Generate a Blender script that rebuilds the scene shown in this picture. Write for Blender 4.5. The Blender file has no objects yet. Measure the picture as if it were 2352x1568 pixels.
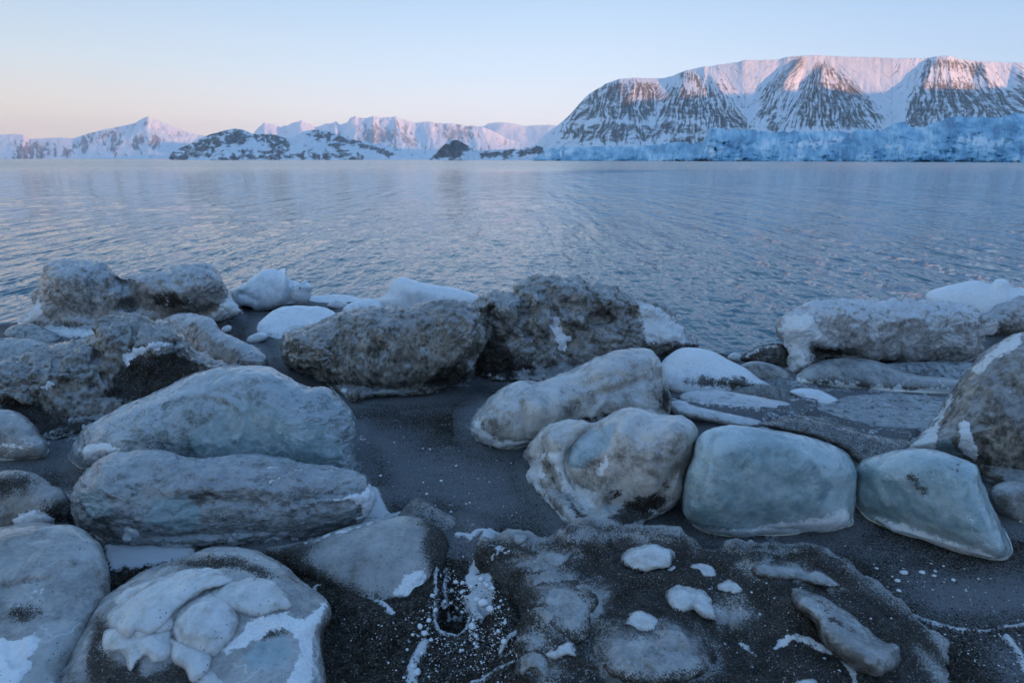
import bpy, math, numpy as np
from mathutils import Vector, kdtree
R = math.radians
sc = bpy.context.scene
COL = sc.collection

# ------------------------------------------------------------------ camera
CAM_H = 1.65                      # above the water
PITCH = R(14.98)
F = 1568.0                        # focal length in sheet units (frame 2352 x 1568)
CX, CY = 1176.0, 784.0
cam_d = bpy.data.cameras.new('camera')
cam = bpy.data.objects.new('camera', cam_d); COL.objects.link(cam)
cam.location = (0, 0, CAM_H); cam.rotation_euler = (R(90) - PITCH, 0, 0)
cam_d.sensor_width = 36; cam_d.lens = 24
cam_d.clip_start = .05; cam_d.clip_end = 60000
cam_d.dof.use_dof = True; cam_d.dof.focus_distance = 3.4; cam_d.dof.aperture_fstop = 5.6
sc.camera = cam
# ------------------------------------------------------------------ render / view
sc.view_settings.view_transform = 'Standard'; sc.view_settings.look = 'None'
sc.view_settings.gamma = 1; sc.view_settings.exposure = 0.86
sc.cycles.use_denoising = True
sc.cycles.max_bounces = 6; sc.cycles.diffuse_bounces = 3; sc.cycles.glossy_bounces = 3
sc.cycles.volume_bounces = 1; sc.cycles.transmission_bounces = 3
sc.cycles.caustics_reflective = False; sc.cycles.caustics_refractive = False
# ------------------------------------------------------------------ sky
SUN_AZ, SUN_EL = R(124), R(3.4)
w = bpy.data.worlds.new('World'); sc.world = w; w.use_nodes = True
nt = w.node_tree; nt.nodes.clear()
def ramp(nt, stops, interp='LINEAR'):
    n = nt.nodes.new('ShaderNodeValToRGB'); e = n.color_ramp.elements; n.color_ramp.interpolation = interp
    while len(e) > 1: e.remove(e[-1])
    e[0].position = stops[0][0]; e[0].color = (*stops[0][1], 1)
    for p, c in stops[1:]:
        k = e.new(p); k.color = (*c, 1)
    return n
tc = nt.nodes.new('ShaderNodeTexCoord'); sp = nt.nodes.new('ShaderNodeSeparateXYZ'); nt.links.new(tc.outputs['Generated'], sp.inputs[0])
rz = ramp(nt, [(0, (.60, .565, .52)), (.05, (.565, .575, .58)), (.11, (.42, .515, .61)), (.20, (.29, .415, .565)), (.32, (.255, .405, .60)), (.6, (.14, .27, .47)), (1, (.10, .215, .42))])
nt.links.new(sp.outputs['Z'], rz.inputs[0])
# warm band low on the left
rw = ramp(nt, [(0, (.53, .43, .33)), (.06, (.50, .455, .38)), (.12, (.38, .445, .48)), (.2, (.26, .37, .50)), (.32, (.235, .38, .56)), (.6, (.145, .27, .43)), (1, (.12, .235, .385))])
nt.links.new(sp.outputs['Z'], rw.inputs[0])
mr = nt.nodes.new('ShaderNodeMapRange'); mr.interpolation_type = 'SMOOTHSTEP'
mr.inputs['From Min'].default_value = .10; mr.inputs['From Max'].default_value = -.85
nt.links.new(sp.outputs['X'], mr.inputs['Value'])
mx = nt.nodes.new('ShaderNodeMix'); mx.data_type = 'RGBA'
nt.links.new(mr.outputs[0], mx.inputs[0]); nt.links.new(rz.outputs[0], mx.inputs[6]); nt.links.new(rw.outputs[0], mx.inputs[7])
# the sky is deeper blue to the right
mr2 = nt.nodes.new('ShaderNodeMapRange'); mr2.interpolation_type = 'SMOOTHSTEP'
mr2.inputs['From Min'].default_value = .05; mr2.inputs['From Max'].default_value = .8
nt.links.new(sp.outputs['X'], mr2.inputs['Value'])
mx2 = nt.nodes.new('ShaderNodeMix'); mx2.data_type = 'RGBA'; mx2.blend_type = 'MULTIPLY'
nt.links.new(mr2.outputs[0], mx2.inputs[0]); nt.links.new(mx.outputs[2], mx2.inputs[6]); mx2.inputs[7].default_value = (.62, .76, .88, 1)
bg = nt.nodes.new('ShaderNodeBackground'); bg.inputs[1].default_value = 1.0
nt.links.new(mx2.outputs[2], bg.inputs[0])
wo = nt.nodes.new('ShaderNodeOutputWorld'); nt.links.new(bg.outputs[0], wo.inputs[0])
# ------------------------------------------------------------------ sun
sl = bpy.data.lights.new('sun', 'SUN'); sl.energy = 5.0; sl.angle = R(.5); sl.color = (1, .47, .22)
sun = bpy.data.objects.new('sun', sl); COL.objects.link(sun)
SD = Vector((math.sin(SUN_AZ) * math.cos(SUN_EL), math.cos(SUN_AZ) * math.cos(SUN_EL), math.sin(SUN_EL)))
sun.rotation_euler = SD.to_track_quat('Z', 'Y').to_euler(); sun.location = (0, 0, 50)

# ------------------------------------------------------------------ maths
cp, spn = math.cos(PITCH), math.sin(PITCH)
def ray(x, y):
    """direction through sheet point (x, y), scaled so that its forward (Y) part is 1"""
    x = np.asarray(x, float); y = np.asarray(y, float)
    a = (x - CX) / F; b = -(y - CY) / F
    dy = cp + b * spn; dz = -spn + b * cp
    return np.stack([a / dy, np.ones_like(dy), dz / dy], -1)
def sheet(P):
    """world point -> sheet point"""
    x, y, z = P[..., 0], P[..., 1], P[..., 2] - CAM_H
    f = y * cp - z * spn; u = y * spn + z * cp
    f = np.maximum(f, 1e-3)
    return CX + F * x / f, CY - F * u / f
ZG = .05
def gdist(y, z=ZG):
    """forward distance at which the ray of row y meets the ground"""
    d = ray(CX, y)[..., 2]
    return (z - CAM_H) / np.minimum(d, -1e-5)
_rng = np.random.RandomState(7)
_perm = np.concatenate([_rng.permutation(256)] * 2)
_g = _rng.normal(size=(256, 3)); _g /= np.linalg.norm(_g, axis=1)[:, None]
def noise(P):
    P = np.asarray(P, float); I = np.floor(P).astype(int); Fr = P - I
    U = Fr * Fr * Fr * (Fr * (Fr * 6 - 15) + 10); I &= 255
    out = 0
    for dx in (0, 1):
        wx = U[..., 0] if dx else 1 - U[..., 0]; a = _perm[(I[..., 0] + dx) & 255]
        for dy in (0, 1):
            wy = U[..., 1] if dy else 1 - U[..., 1]; b = _perm[(a + I[..., 1] + dy) & 255]
            for dz in (0, 1):
                wz = U[..., 2] if dz else 1 - U[..., 2]
                g = _g[_perm[(b + I[..., 2] + dz) & 255]]
                out = out + wx * wy * wz * ((Fr[..., 0] - dx) * g[..., 0] + (Fr[..., 1] - dy) * g[..., 1] + (Fr[..., 2] - dz) * g[..., 2])
    return out * 1.6
def fbm(P, oct=4, kind='fbm', gain=.5):
    P = np.asarray(P, float); o = 0; a = 1; t = 0
    for k in range(oct):
        n = noise(P * 2.03 ** k + 17.3 * k)
        if kind == 'billow': n = np.abs(n) * 2 - .5
        elif kind == 'ridge': n = .5 - np.abs(n) * 2
        o = o + a * n; t += a; a *= gain
    return o / t
def sst(x, a, b):
    t = np.clip((x - a) / (b - a), 0, 1); return t * t * (3 - 2 * t)
def cr(pts, closed=True, per=14):
    p = np.array(pts, float); n = len(p); out = []
    rng = range(n) if closed else range(n - 1)
    for i in rng:
        if closed: a, b, c, d = p[i - 1], p[i], p[(i + 1) % n], p[(i + 2) % n]
        else: a, b, c, d = p[max(i - 1, 0)], p[i], p[i + 1], p[min(i + 2, n - 1)]
        t = np.linspace(0, 1, per, endpoint=False)[:, None]
        out.append(.5 * (2 * b + (c - a) * t + (2 * a - 5 * b + 4 * c - d) * t ** 2 + (3 * b - a - 3 * c + d) * t ** 3))
    if not closed: out.append(p[-1:])
    return np.concatenate(out)
def resample(p, n):
    q = np.concatenate([p, p[:1]]); s = np.concatenate([[0], np.cumsum(np.linalg.norm(np.diff(q, axis=0), axis=1))])
    t = np.linspace(0, s[-1], n, endpoint=False)
    return np.stack([np.interp(t, s, q[:, 0]), np.interp(t, s, q[:, 1])], -1)
def pdist(X, Y, pl):
    """distance to an open polyline"""
    d = np.full(np.shape(X), 1e9)
    for (ax, ay), (bx, by) in zip(pl[:-1], pl[1:]):
        vx, vy = bx - ax, by - ay; L = vx * vx + vy * vy + 1e-9
        t = np.clip(((X - ax) * vx + (Y - ay) * vy) / L, 0, 1)
        d = np.minimum(d, np.hypot(X - ax - t * vx, Y - ay - t * vy))
    return d
def sdf(X, Y, poly):
    """signed distance to a closed polygon, positive inside"""
    pl = list(map(tuple, poly)); pl = pl + pl[:1]
    d = pdist(X, Y, pl); ins = np.zeros(np.shape(X), bool)
    for (ax, ay), (bx, by) in zip(pl[:-1], pl[1:]):
        c = ((ay > Y) != (by > Y))
        xi = (bx - ax) * (Y - ay) / ((by - ay) if by != ay else 1e-9) + ax
        ins ^= c & (X < xi)
    return np.where(ins, d, -d)
def paint(X, Y, polys, soft=30., base=None):
    o = np.full(np.shape(X), -1.) if base is None else base
    for p in polys:
        if isinstance(p, dict):      # stroke
            pl = p['s']; wd = p['w']
            xs = [q[0] for q in pl]; ys = [q[1] for q in pl]
        else:
            pl = p; wd = None; xs = [q[0] for q in pl]; ys = [q[1] for q in pl]
        m = (X > min(xs) - 60) & (X < max(xs) + 60) & (Y > min(ys) - 60) & (Y < max(ys) + 60)
        if not m.any(): continue
        v = (wd - pdist(X[m], Y[m], pl)) if wd is not None else sdf(X[m], Y[m], pl)
        o[m] = np.maximum(o[m], np.clip(v / soft, -1, 1))
    return o

# ------------------------------------------------------------------ node helpers
class NT:
    def __init__(s, name):
        s.m = bpy.data.materials.new(name); s.m.use_nodes = True; s.t = s.m.node_tree; s.t.nodes.clear()
        s.out = s.n('ShaderNodeOutputMaterial'); s.b = s.n('ShaderNodeBsdfPrincipled'); s.l(s.b.outputs[0], s.out.inputs[0])
        s.tc = s.n('ShaderNodeTexCoord'); s.co = s.tc.outputs['Object']
    def n(s, k): return s.t.nodes.new(k)
    def l(s, a, b): s.t.links.new(a, b)
    def put(s, sock, v):
        if hasattr(v, 'links'): s.l(v, sock)
        else: sock.default_value = (*v, 1) if (isinstance(v, tuple) and len(v) == 3 and sock.type == 'RGBA') else v
    def noise(s, scale, detail=4, rough=.55, co=None, dist=0, out=0):
        n = s.n('ShaderNodeTexNoise'); n.inputs['Scale'].default_value = scale; n.inputs['Detail'].default_value = detail
        n.inputs['Roughness'].default_value = rough; n.inputs['Distortion'].default_value = dist
        s.l(co or s.co, n.inputs['Vector']); return n.outputs[out]
    def vor(s, scale, co=None, feat='F1', rnd=1):
        n = s.n('ShaderNodeTexVoronoi'); n.feature = feat; n.inputs['Scale'].default_value = scale
        n.inputs['Randomness'].default_value = rnd; s.l(co or s.co, n.inputs['Vector']); return n
    def map(s, v, a, b, c=0., d=1., smooth=True):
        n = s.n('ShaderNodeMapRange'); n.interpolation_type = 'SMOOTHSTEP' if smooth else 'LINEAR'
        s.put(n.inputs['Value'], v)
        for k, x in zip(('From Min', 'From Max', 'To Min', 'To Max'), (a, b, c, d)): n.inputs[k].default_value = x
        return n.outputs[0]
    def math(s, op, a, b=0., c=None):
        n = s.n('ShaderNodeMath'); n.operation = op; s.put(n.inputs[0], a); s.put(n.inputs[1], b)
        if c is not None: s.put(n.inputs[2], c)
        return n.outputs[0]
    def mix(s, f, a, b, mode='MIX'):
        n = s.n('ShaderNodeMix'); n.data_type = 'RGBA'; n.blend_type = mode
        s.put(n.inputs[0], f); s.put(n.inputs[6], a); s.put(n.inputs[7], b); return n.outputs[2]
    def fmix(s, f, a, b):
        n = s.n('ShaderNodeMix'); n.data_type = 'FLOAT'
        s.put(n.inputs[0], f); s.put(n.inputs[2], a); s.put(n.inputs[3], b); return n.outputs[0]
    def attr(s, name):
        n = s.n('ShaderNodeAttribute'); n.attribute_name = name; return n.outputs['Fac']
    def scale(s, v, co=None):
        n = s.n('ShaderNodeMapping'); n.inputs['Scale'].default_value = v; s.l(co or s.co, n.inputs[0]); return n.outputs[0]
    def nz(s):
        g = s.n('ShaderNodeNewGeometry'); x = s.n('ShaderNodeSeparateXYZ'); s.l(g.outputs['Normal'], x.inputs[0]); return x.outputs[2]
    def bump(s, h, strength, dist, nrm=None):
        n = s.n('ShaderNodeBump'); n.inputs['Strength'].default_value = strength; n.inputs['Distance'].default_value = dist
        s.put(n.inputs['Height'], h)
        if nrm is not None: s.l(nrm, n.inputs['Normal'])
        return n.outputs[0]
    def mixv(s, k):
        v = s.n('ShaderNodeVectorMath'); v.operation = 'MULTIPLY_ADD'; s.l(s.noise(5, 4, .6, None, 0, 1), v.inputs[0]); v.inputs[1].default_value = (k, k, k); s.l(s.co, v.inputs[2]); return v.outputs[0]
    def grit(s, f=1.):
        """dark volcanic sand with pale and brown grains"""
        a = s.noise(170 * f, 3, .7); c = s.mix(s.map(a, .35, .68), (.014, .013, .012), (.115, .106, .096))
        v = s.vor(210 * f); sx = s.n('ShaderNodeSeparateColor'); s.l(v.outputs['Color'], sx.inputs[0])
        c = s.mix(s.math('MULTIPLY', s.map(sx.outputs[0], .90, .93), s.map(v.outputs['Distance'], .45, .3)), c, (.42, .42, .42))
        c = s.mix(s.math('MULTIPLY', s.map(sx.outputs[1], .93, .95), .6), c, (.16, .10, .06))
        b = s.noise(9 * f, 4, .6)
        return s.mix(s.map(b, .35, .7), c, s.mix(1.0, c, (.6, .56, .5), 'MULTIPLY')), a

def ice_mat(name, dark, light, s1=5., frost=.5, fcol=(.52, .57, .64), rough=.5, mott=1., fine=28., fineamp=.35,
            specks=.4, bump=.4, sss=.0, stretch=(1, 1, 1), grey=None, contrast=(.34, .66), pits=0., scales=0., ssoft=.0, coat=.8, cracks=0.):
    s = NT(name); b = s.b
    co = s.scale(stretch)
    n1 = s.noise(s1, 7, .62, co, .3); n2 = s.noise(fine, 5, .65, co)
    n3 = s.noise(85, 3, .7, co)
    f = s.math('ADD', s.math('MULTIPLY', n1, 1 - fineamp), s.math('MULTIPLY', n2, fineamp))
    f = s.math('ADD', f, s.math('MULTIPLY', s.math('SUBTRACT', n3, .5), .22))
    f = s.map(f, *contrast)
    c = s.mix(f, dark, light)
    # slow drift of tone over the block
    n0 = s.noise(1.7, 3, .5)
    c = s.mix(s.map(n0, .4, .65, 0, .5), c, grey or tuple(.55 * x + .45 * y for x, y in zip(dark, light)))
    if pits:                                             # dark spots by cell distance, for a spongy look
        vp = s.vor(34, s.scale((1, 1, .8))); vq = s.n('ShaderNodeVectorMath')
        pd = s.math('MULTIPLY', s.map(vp.outputs['Distance'], .62, .15), s.map(s.noise(12, 4, .6), .38, .6))
        c = s.mix(s.math('MULTIPLY', pd, pits), c, tuple(.55 * x for x in dark))
    if scales:                                           # rippled rime lines
        nw = s.noise(13, 5, .6, s.scale((1, 1, 2.4)), .8)
        rl = s.map(s.math('ABSOLUTE', s.math('SUBTRACT', nw, .5)), .05, .0)
        nw2 = s.noise(30, 4, .6, s.scale((1, 1, 1.8)), .5)
        rl = s.math('MAXIMUM', rl, s.math('MULTIPLY', s.map(s.math('ABSOLUTE', s.math('SUBTRACT', nw2, .5)), .03, 0), .6))
        c = s.mix(s.math('MULTIPLY', rl, s.math('MULTIPLY', scales, s.map(s.noise(3.5, 3), .35, .6))), c, fcol)
    # clear glassy patches
    ng = s.math('ADD', s.attr('glass'), s.math('MULTIPLY', s.math('SUBTRACT', n1, .5), 1.3))
    mg = s.map(ng, -.12, .25)
    gl = s.mix(s.map(n2, .3, .7), (.17, .255, .28), (.33, .42, .45))
    c = s.mix(mg, c, gl)
    if cracks:                                           # healed fractures, pale with a few dark ones
        vc = s.vor(cracks, s.mixv(.25), 'DISTANCE_TO_EDGE'); ck = s.map(vc.outputs['Distance'], .018, .002)
        ck = s.math('MULTIPLY', ck, s.map(s.noise(4, 3), .48, .62))
        c = s.mix(s.math('MULTIPLY', ck, .55), c, (.72, .77, .80))
        vd = s.vor(cracks * .7, s.mixv(.5), 'DISTANCE_TO_EDGE'); dk = s.math('MULTIPLY', s.map(vd.outputs['Distance'], .012, .001), s.map(s.noise(3, 3, .5, None, 1), .55, .66))
        c = s.mix(s.math('MULTIPLY', dk, .6), c, (.05, .06, .06))
    # sand film
    sandc, sn = s.grit()
    nm = s.noise(22, 6, .7)
    ms = s.math('ADD', s.attr('sand'), s.math('MULTIPLY', s.math('SUBTRACT', nm, .5), 1.9))
    ms = s.map(s.math('ADD', ms, s.math('MULTIPLY', s.math('SUBTRACT', sn, .5), 1.6 + 8 * ssoft)), -.05 - ssoft * .3, .25 + ssoft * .3)
    c = s.mix(ms, c, sandc)
    # rime on faces that look up
    nf = s.noise(11, 7, .72, co)
    up = s.math('ADD', s.map(s.nz(), -.1, .95, -.5, .5, False), s.math('MULTIPLY', s.math('SUBTRACT', nf, .5), 2.8))
    mf = s.math('MULTIPLY', s.map(up, .0, .45), frost)
    mf = s.math('MULTIPLY', mf, s.math('SUBTRACT', 1., s.math('MULTIPLY', ms, .9)))
    c = s.mix(mf, c, fcol)
    # grit sprinkled over the ice
    v = s.vor(95); sx = s.n('ShaderNodeSeparateColor'); s.l(v.outputs['Color'], sx.inputs[0])
    dot = s.math('MULTIPLY', s.map(sx.outputs[0], 1 - .22 * specks, 1 - .2 * specks), s.map(v.outputs['Distance'], .35, .15))
    dot = s.math('MULTIPLY', dot, s.map(s.noise(6, 3), .42, .6))
    c = s.mix(s.math('MULTIPLY', dot, .85), c, (.03, .027, .025))
    # snow stuck to the block
    nsn = s.noise(36, 6, .75)
    msn = s.math('ADD', s.attr('snow'), s.math('MULTIPLY', s.math('SUBTRACT', nsn, .5), 1.5))
    msn = s.map(msn, -.02, .14)
    c = s.mix(msn, c, s.mix(s.map(s.noise(90, 3, .7), .38, .75), (.80, .82, .84), (.62, .63, .64)))
    s.l(c, b.inputs['Base Color'])
    r = s.fmix(mg, rough, .26); r = s.fmix(msn, r, .85); r = s.fmix(ms, r, .8); r = s.fmix(mf, r, .75)
    s.l(r, b.inputs['Roughness'])
    b.inputs['IOR'].default_value = 1.31; s.l(s.fmix(ms, s.fmix(msn, .5, .2), .12), b.inputs['Specular IOR Level'])
    if coat:
        b.inputs['Coat Roughness'].default_value = .09; b.inputs['Coat IOR'].default_value = 1.31
        s.l(s.fmix(s.math('MAXIMUM', ms, msn), s.fmix(mf, coat, coat * .6), .0), b.inputs['Coat Weight'])
    if sss:
        b.inputs['Subsurface Weight'].default_value = sss; b.inputs['Subsurface Radius'].default_value = (.5, .85, 1.0)
        b.inputs['Subsurface Scale'].default_value = .09
    h = s.math('ADD', s.math('MULTIPLY', n2, .7), s.math('ADD', s.math('MULTIPLY', nm, .35), s.math('MULTIPLY', sn, s.math('MULTIPLY', ms, .5))))
    h = s.math('ADD', h, s.math('MULTIPLY', msn, .35))
    s.l(s.bump(h, bump, .03), b.inputs['Normal'])
    return s.m

M = {}
M['brown'] = ice_mat('dirty_brown_ice', (.028, .024, .018), (.36, .33, .285), s1=9, fine=30, fineamp=.5, frost=.33, pits=.75, stretch=(1, 1, .75), rough=.5, specks=.3, bump=.8, contrast=(.36, .64))
M['pale'] = ice_mat('pale_rimed_ice', (.19, .175, .165), (.64, .62, .61), s1=9, fine=26, fineamp=.5, frost=.65, fcol=(.66, .70, .76), pits=.35, rough=.6, specks=.2, bump=.6)
M['lumpy'] = ice_mat('lumpy_brown_ice', (.03, .026, .02), (.42, .385, .335), s1=7, fine=26, fineamp=.5, frost=.33, pits=.55, scales=.3, rough=.5, specks=.3, bump=.75, contrast=(.36, .64))
M['rime'] = ice_mat('rimed_grey_ice', (.09, .08, .068), (.50, .475, .455), s1=9, fine=26, fineamp=.5, frost=.55, pits=.5, rough=.6, specks=.2, bump=.6)
M['tan'] = ice_mat('tan_translucent_ice', (.11, .095, .078), (.60, .57, .53), s1=5, fine=16, fineamp=.35, contrast=(.33, .59), frost=.4, rough=.42, specks=.6, bump=.35, sss=.25)
M['glassy'] = ice_mat('glassy_teal_ice', (.05, .08, .085), (.32, .38, .40), s1=5, fine=20, fineamp=.4, coat=1., frost=.6, fcol=(.45, .51, .57), rough=.3, specks=.5, bump=.6, sss=.15, cracks=4., scales=.9, contrast=(.38, .62))
M['blue'] = ice_mat('clear_blue_ice', (.20, .285, .30), (.50, .585, .60), s1=3, fine=16, fineamp=.25, frost=.35, fcol=(.48, .57, .62), rough=.3, specks=.3, bump=.3, sss=.5, contrast=(.38, .62), scales=.4, cracks=4.5, coat=1.)
M['white'] = ice_mat('white_snowy_ice', (.50, .55, .60), (.78, .81, .85), s1=6, fine=22, fineamp=.3, frost=.6, fcol=(.8, .83, .87), rough=.65, specks=.15, bump=.3, sss=.1)
M['grey'] = ice_mat('grey_streaked_ice', (.05, .055, .058), (.40, .415, .42), s1=6, fine=24, fineamp=.45, frost=.5, fcol=(.42, .465, .51), rough=.4, specks=.6, bump=.8, stretch=(1, 1, 1.8), scales=.7, contrast=(.38, .62), pits=.3)
M['milky'] = ice_mat('milky_grey_ice', (.09, .086, .08), (.47, .47, .46), s1=3.5, fine=14, contrast=(.38, .63), ssoft=.12, cracks=3.5, pits=.25, fineamp=.25, frost=.3, fcol=(.50, .53, .57), rough=.38, specks=.8, bump=.25, sss=.25)
M['sandy'] = ice_mat('sand_covered_ice', (.12, .115, .105), (.40, .39, .37), s1=4, fine=18, fineamp=.35, frost=.25, rough=.5, specks=.9, bump=.6, ssoft=.28)
M['snowm'] = ice_mat('packed_snow', (.66, .69, .73), (.82, .84, .87), s1=9, fine=40, fineamp=.4, frost=.2, fcol=(.84, .86, .89), rough=.85, specks=.6, bump=.5)

# ------------------------------------------------------------------ mesh helpers
def mesh_obj(name, V, Fc, mat, attrs=None, origin=None, parent=None, smooth=True):
    V = np.asarray(V, float)
    o0 = np.zeros(3) if origin is None else np.asarray(origin, float)
    me = bpy.data.meshes.new(name)
    Fc = np.asarray(Fc)
    me.vertices.add(len(V)); me.vertices.foreach_set('co', (V - o0).astype(np.float32).ravel())
    k = Fc.shape[1]
    me.loops.add(Fc.size); me.loops.foreach_set('vertex_index', Fc.astype(np.int32).ravel())
    me.polygons.add(len(Fc)); me.polygons.foreach_set('loop_start', np.arange(0, Fc.size, k, dtype=np.int32))
    try: me.polygons.foreach_set('loop_total', np.full(len(Fc), k, dtype=np.int32))
    except Exception: pass
    me.polygons.foreach_set('use_smooth', np.full(len(Fc), smooth))
    me.update(calc_edges=True); me.validate()
    for a, v in (attrs or {}).items():
        at = me.attributes.new(a, 'FLOAT', 'POINT'); at.data.foreach_set('value', np.asarray(v, np.float32).ravel())
    me.materials.append(mat)
    ob = bpy.data.objects.new(name, me); COL.objects.link(ob)
    if parent is not None:
        ob.parent = parent; ob.location = Vector(o0) - parent.location
    else: ob.location = Vector(o0)
    return ob
def tag(o, label=None, cat=None, group=None, kind=None):
    if label: o['label'] = label
    if cat: o['category'] = cat
    if group: o['group'] = group
    if kind: o['kind'] = kind
    return o
def grid_faces(nr, nc, wrap=False):
    i = np.arange(nr - 1)[:, None]; j = np.arange(nc if wrap else nc - 1)[None, :]; j2 = (j + 1) % nc
    return np.stack([i * nc + j, i * nc + j2, (i + 1) * nc + j2, (i + 1) * nc + j], -1).reshape(-1, 4)
def normals(P, wrap=True):
    if wrap: dj = np.roll(P, -1, 1) - np.roll(P, 1, 1)
    else: dj = np.gradient(P, axis=1)
    di = np.gradient(P, axis=0)
    n = np.cross(dj, di); return n / (np.linalg.norm(n, axis=-1, keepdims=True) + 1e-12)

class Host:
    """looks up the forward distance of a finished surface under a sheet point"""
    def __init__(s, X, Y, D, N, step=2):
        X = X[::step, ::step].ravel(); Y = Y[::step, ::step].ravel(); D = D[::step, ::step].ravel()
        s.N = N[::step, ::step].reshape(-1, 3); s.D = D
        s.kd = kdtree.KDTree(len(X))
        for i in range(len(X)): s.kd.insert((X[i], Y[i], 0), i)
        s.kd.balance()
    def __call__(s, x, y):
        r = s.kd.find_n((x, y, 0), 4); wt = [1 / (q[2] + .5) for q in r]
        return sum(a * s.D[q[1]] for a, q in zip(wt, r)) / sum(wt)
    def nrm(s, x, y): return s.N[s.kd.find((x, y, 0))[1]]

FOOT = []
def boulder(name, pts, mat, label=None, cat=None, yb=None, k=.35, tgy=None, tf=.42, tb=.8, n=2.2, disp=(), bumps=(), lines=(),
            pn=None, group=None, parent=None, host=None, px=2.6, seed=0, sink=0.0, axis=None, want_host=False, snow_parts=(), foot=.42, ribbon=.0, rimsand=.12):
    pts = np.array(pts, float)
    dense = cr(pts); per = np.linalg.norm(np.diff(np.concatenate([dense, dense[:1]]), axis=0), axis=1).sum()
    N = int(np.clip(per / px, 36, 900)); O = resample(dense, N)
    # spine
    c = O.mean(0)
    fill = resample(dense, 200); cov = np.cov((fill - fill.mean(0)).T); ev, evec = np.linalg.eigh(cov)
    a = evec[:, 1]; q = (O - c) @ a; qm = (O - c) @ evec[:, 0]
    Lc = max(0, (q.max() - q.min()) / 2 - (qm.max() - qm.min()) / 2) * .85
    c = c + a * (q.max() + q.min()) / 2 * .6 + evec[:, 0] * (qm.max() + qm.min()) / 2 * .6
    if axis is not None:
        a1, a2 = np.array(axis[0], float), np.array(axis[1], float)
        c = (a1 + a2) / 2; a = a2 - a1; Lc = np.linalg.norm(a) / 2; a = a / (np.linalg.norm(a) + 1e-9)
    qq = np.clip((O - c) @ a, -Lc, Lc); C = c + qq[:, None] * a
    hs = np.linalg.norm(O - C, axis=1).mean()
    mf = int(np.clip(hs / px, 10, 170)); mb = max(8, mf // 3)
    phi = np.concatenate([np.linspace(0, math.pi / 2, mf + 1), math.pi / 2 + np.linspace(0, math.pi / 2, mb + 1)[1:]])
    r = np.abs(np.sin(phi)) ** (2 / n); t = np.sign(np.cos(phi)) * np.abs(np.cos(phi)) ** (2 / n)
    r[-1] = 0; r[0] = 0
    S = C[None] + r[:, None, None] * (O - C)[None]
    X, Y = S[..., 0], S[..., 1]
    x0, x1, y0, y1 = O[:, 0].min(), O[:, 0].max(), O[:, 1].min(), O[:, 1].max()
    if yb is None: yb = (y1, y1)
    if not hasattr(yb, '__len__'): yb = (yb, yb)
    if host is not None:
        pk = np.concatenate([O[::max(1, N // 40)], C[::max(1, N // 12)]]); zz = np.array([host(*q) for q in pk])
        mu = pk.mean(0); A_ = lambda x, y: np.stack([np.ones_like(x), x, y, x * x, x * y, y * y], -1)
        cf = np.linalg.lstsq(A_((pk[:, 0] - mu[0]) / 50, (pk[:, 1] - mu[1]) / 50), zz, rcond=None)[0]
        D = A_((X - mu[0]) / 50, (Y - mu[1]) / 50) @ cf + sink
        Dm = D.mean()
    else:
        yl = yb[0] + (yb[1] - yb[0]) * (X - x0) / (x1 - x0)
        Dc = gdist(np.minimum(yl, 2600))
        if tgy is not None:
            tt = np.clip((yl - Y) / np.maximum(yl - y0, 1), -.2, 1.2); D = Dc + (gdist(tgy) - Dc) * tt
        else: D = Dc + k * (yl - Y) * Dc / F * np.where(yl > Y, 1, 0)
        D = np.where(Y > yl, np.minimum(D, gdist(Y)), D) + sink
        Dm = Dc.mean()
    pm = Dm / F                                              # metres per sheet unit
    T = tf * min(x1 - x0, y1 - y0) * pm; TB = tb * min(x1 - x0, y1 - y0) * pm
    th = np.where(t[:, None] > 0, t[:, None] * T, t[:, None] * TB) * np.ones_like(X)
    front = (phi <= math.pi / 2 + 1e-6)[:, None] * np.ones_like(X)
    wgt = front * sst(1 - r[:, None], 0, .18)
    for bx in bumps:                                        # (x, y, rx, ry, angle, height in sheet units)
        x, y, rx, ry, an, h = bx; ca, sa = math.cos(R(an)), math.sin(R(an))
        u = ((X - x) * ca + (Y - y) * sa) / rx; v = (-(X - x) * sa + (Y - y) * ca) / ry
        th = th + wgt * h * pm * np.exp(-(u * u + v * v) * 1.2)
    for pl, wd, h in lines:
        d = pdist(X, Y, cr(pl, False, 5).tolist() if len(pl) > 2 else pl)
        th = th + wgt * h * pm * np.exp(-(d / wd) ** 2)
    P = np.array([0, 0, CAM_H]) + ray(X, Y) * (D - th * 1.0)[..., None]
    nr = normals(P)
    cen = P.reshape(-1, 3).mean(0)
    if ((P - cen) * nr).sum() < 0: nr = -nr
    vr = -ray(X, Y); vr /= np.linalg.norm(vr, axis=-1, keepdims=True)
    edge = (np.arange(len(phi)) < 3)[:, None, None]; nr = np.where(edge, vr, nr)
    back = (np.arange(len(phi)) > len(phi) - 4)[:, None, None]; nr = np.where(back, -vr, nr)
    dsp = 0
    for i, dd in enumerate(disp):                            # (size m, amplitude m, kind, [stretch])
        st = np.array(dd[3]) if len(dd) > 3 else 1.0
        dsp = dsp + dd[1] * fbm(P / dd[0] * st + 31.7 * i + seed * 5.3, 4 if dd[0] > .12 else 3, dd[2])
    P0 = P
    if disp: P = P + nr * np.asarray(dsp)[..., None]
    pn = dict(pn or {})
    if snow_parts: pn['snow'] = list(pn.get('snow', ())) + [q[0] for q in snow_parts]
    Xs, Ys = sheet(P)
    at = {kk: paint(X, Y, pn.get(kk, ())) for kk in ('snow', 'sand', 'glass')}
    if disp:
        rel = np.asarray(dsp) / (sum(q[1] for q in disp) * .35); at['sand'] = np.where(at['sand'] > -.95, at['sand'] - .30 * rel, at['sand'])
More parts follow.
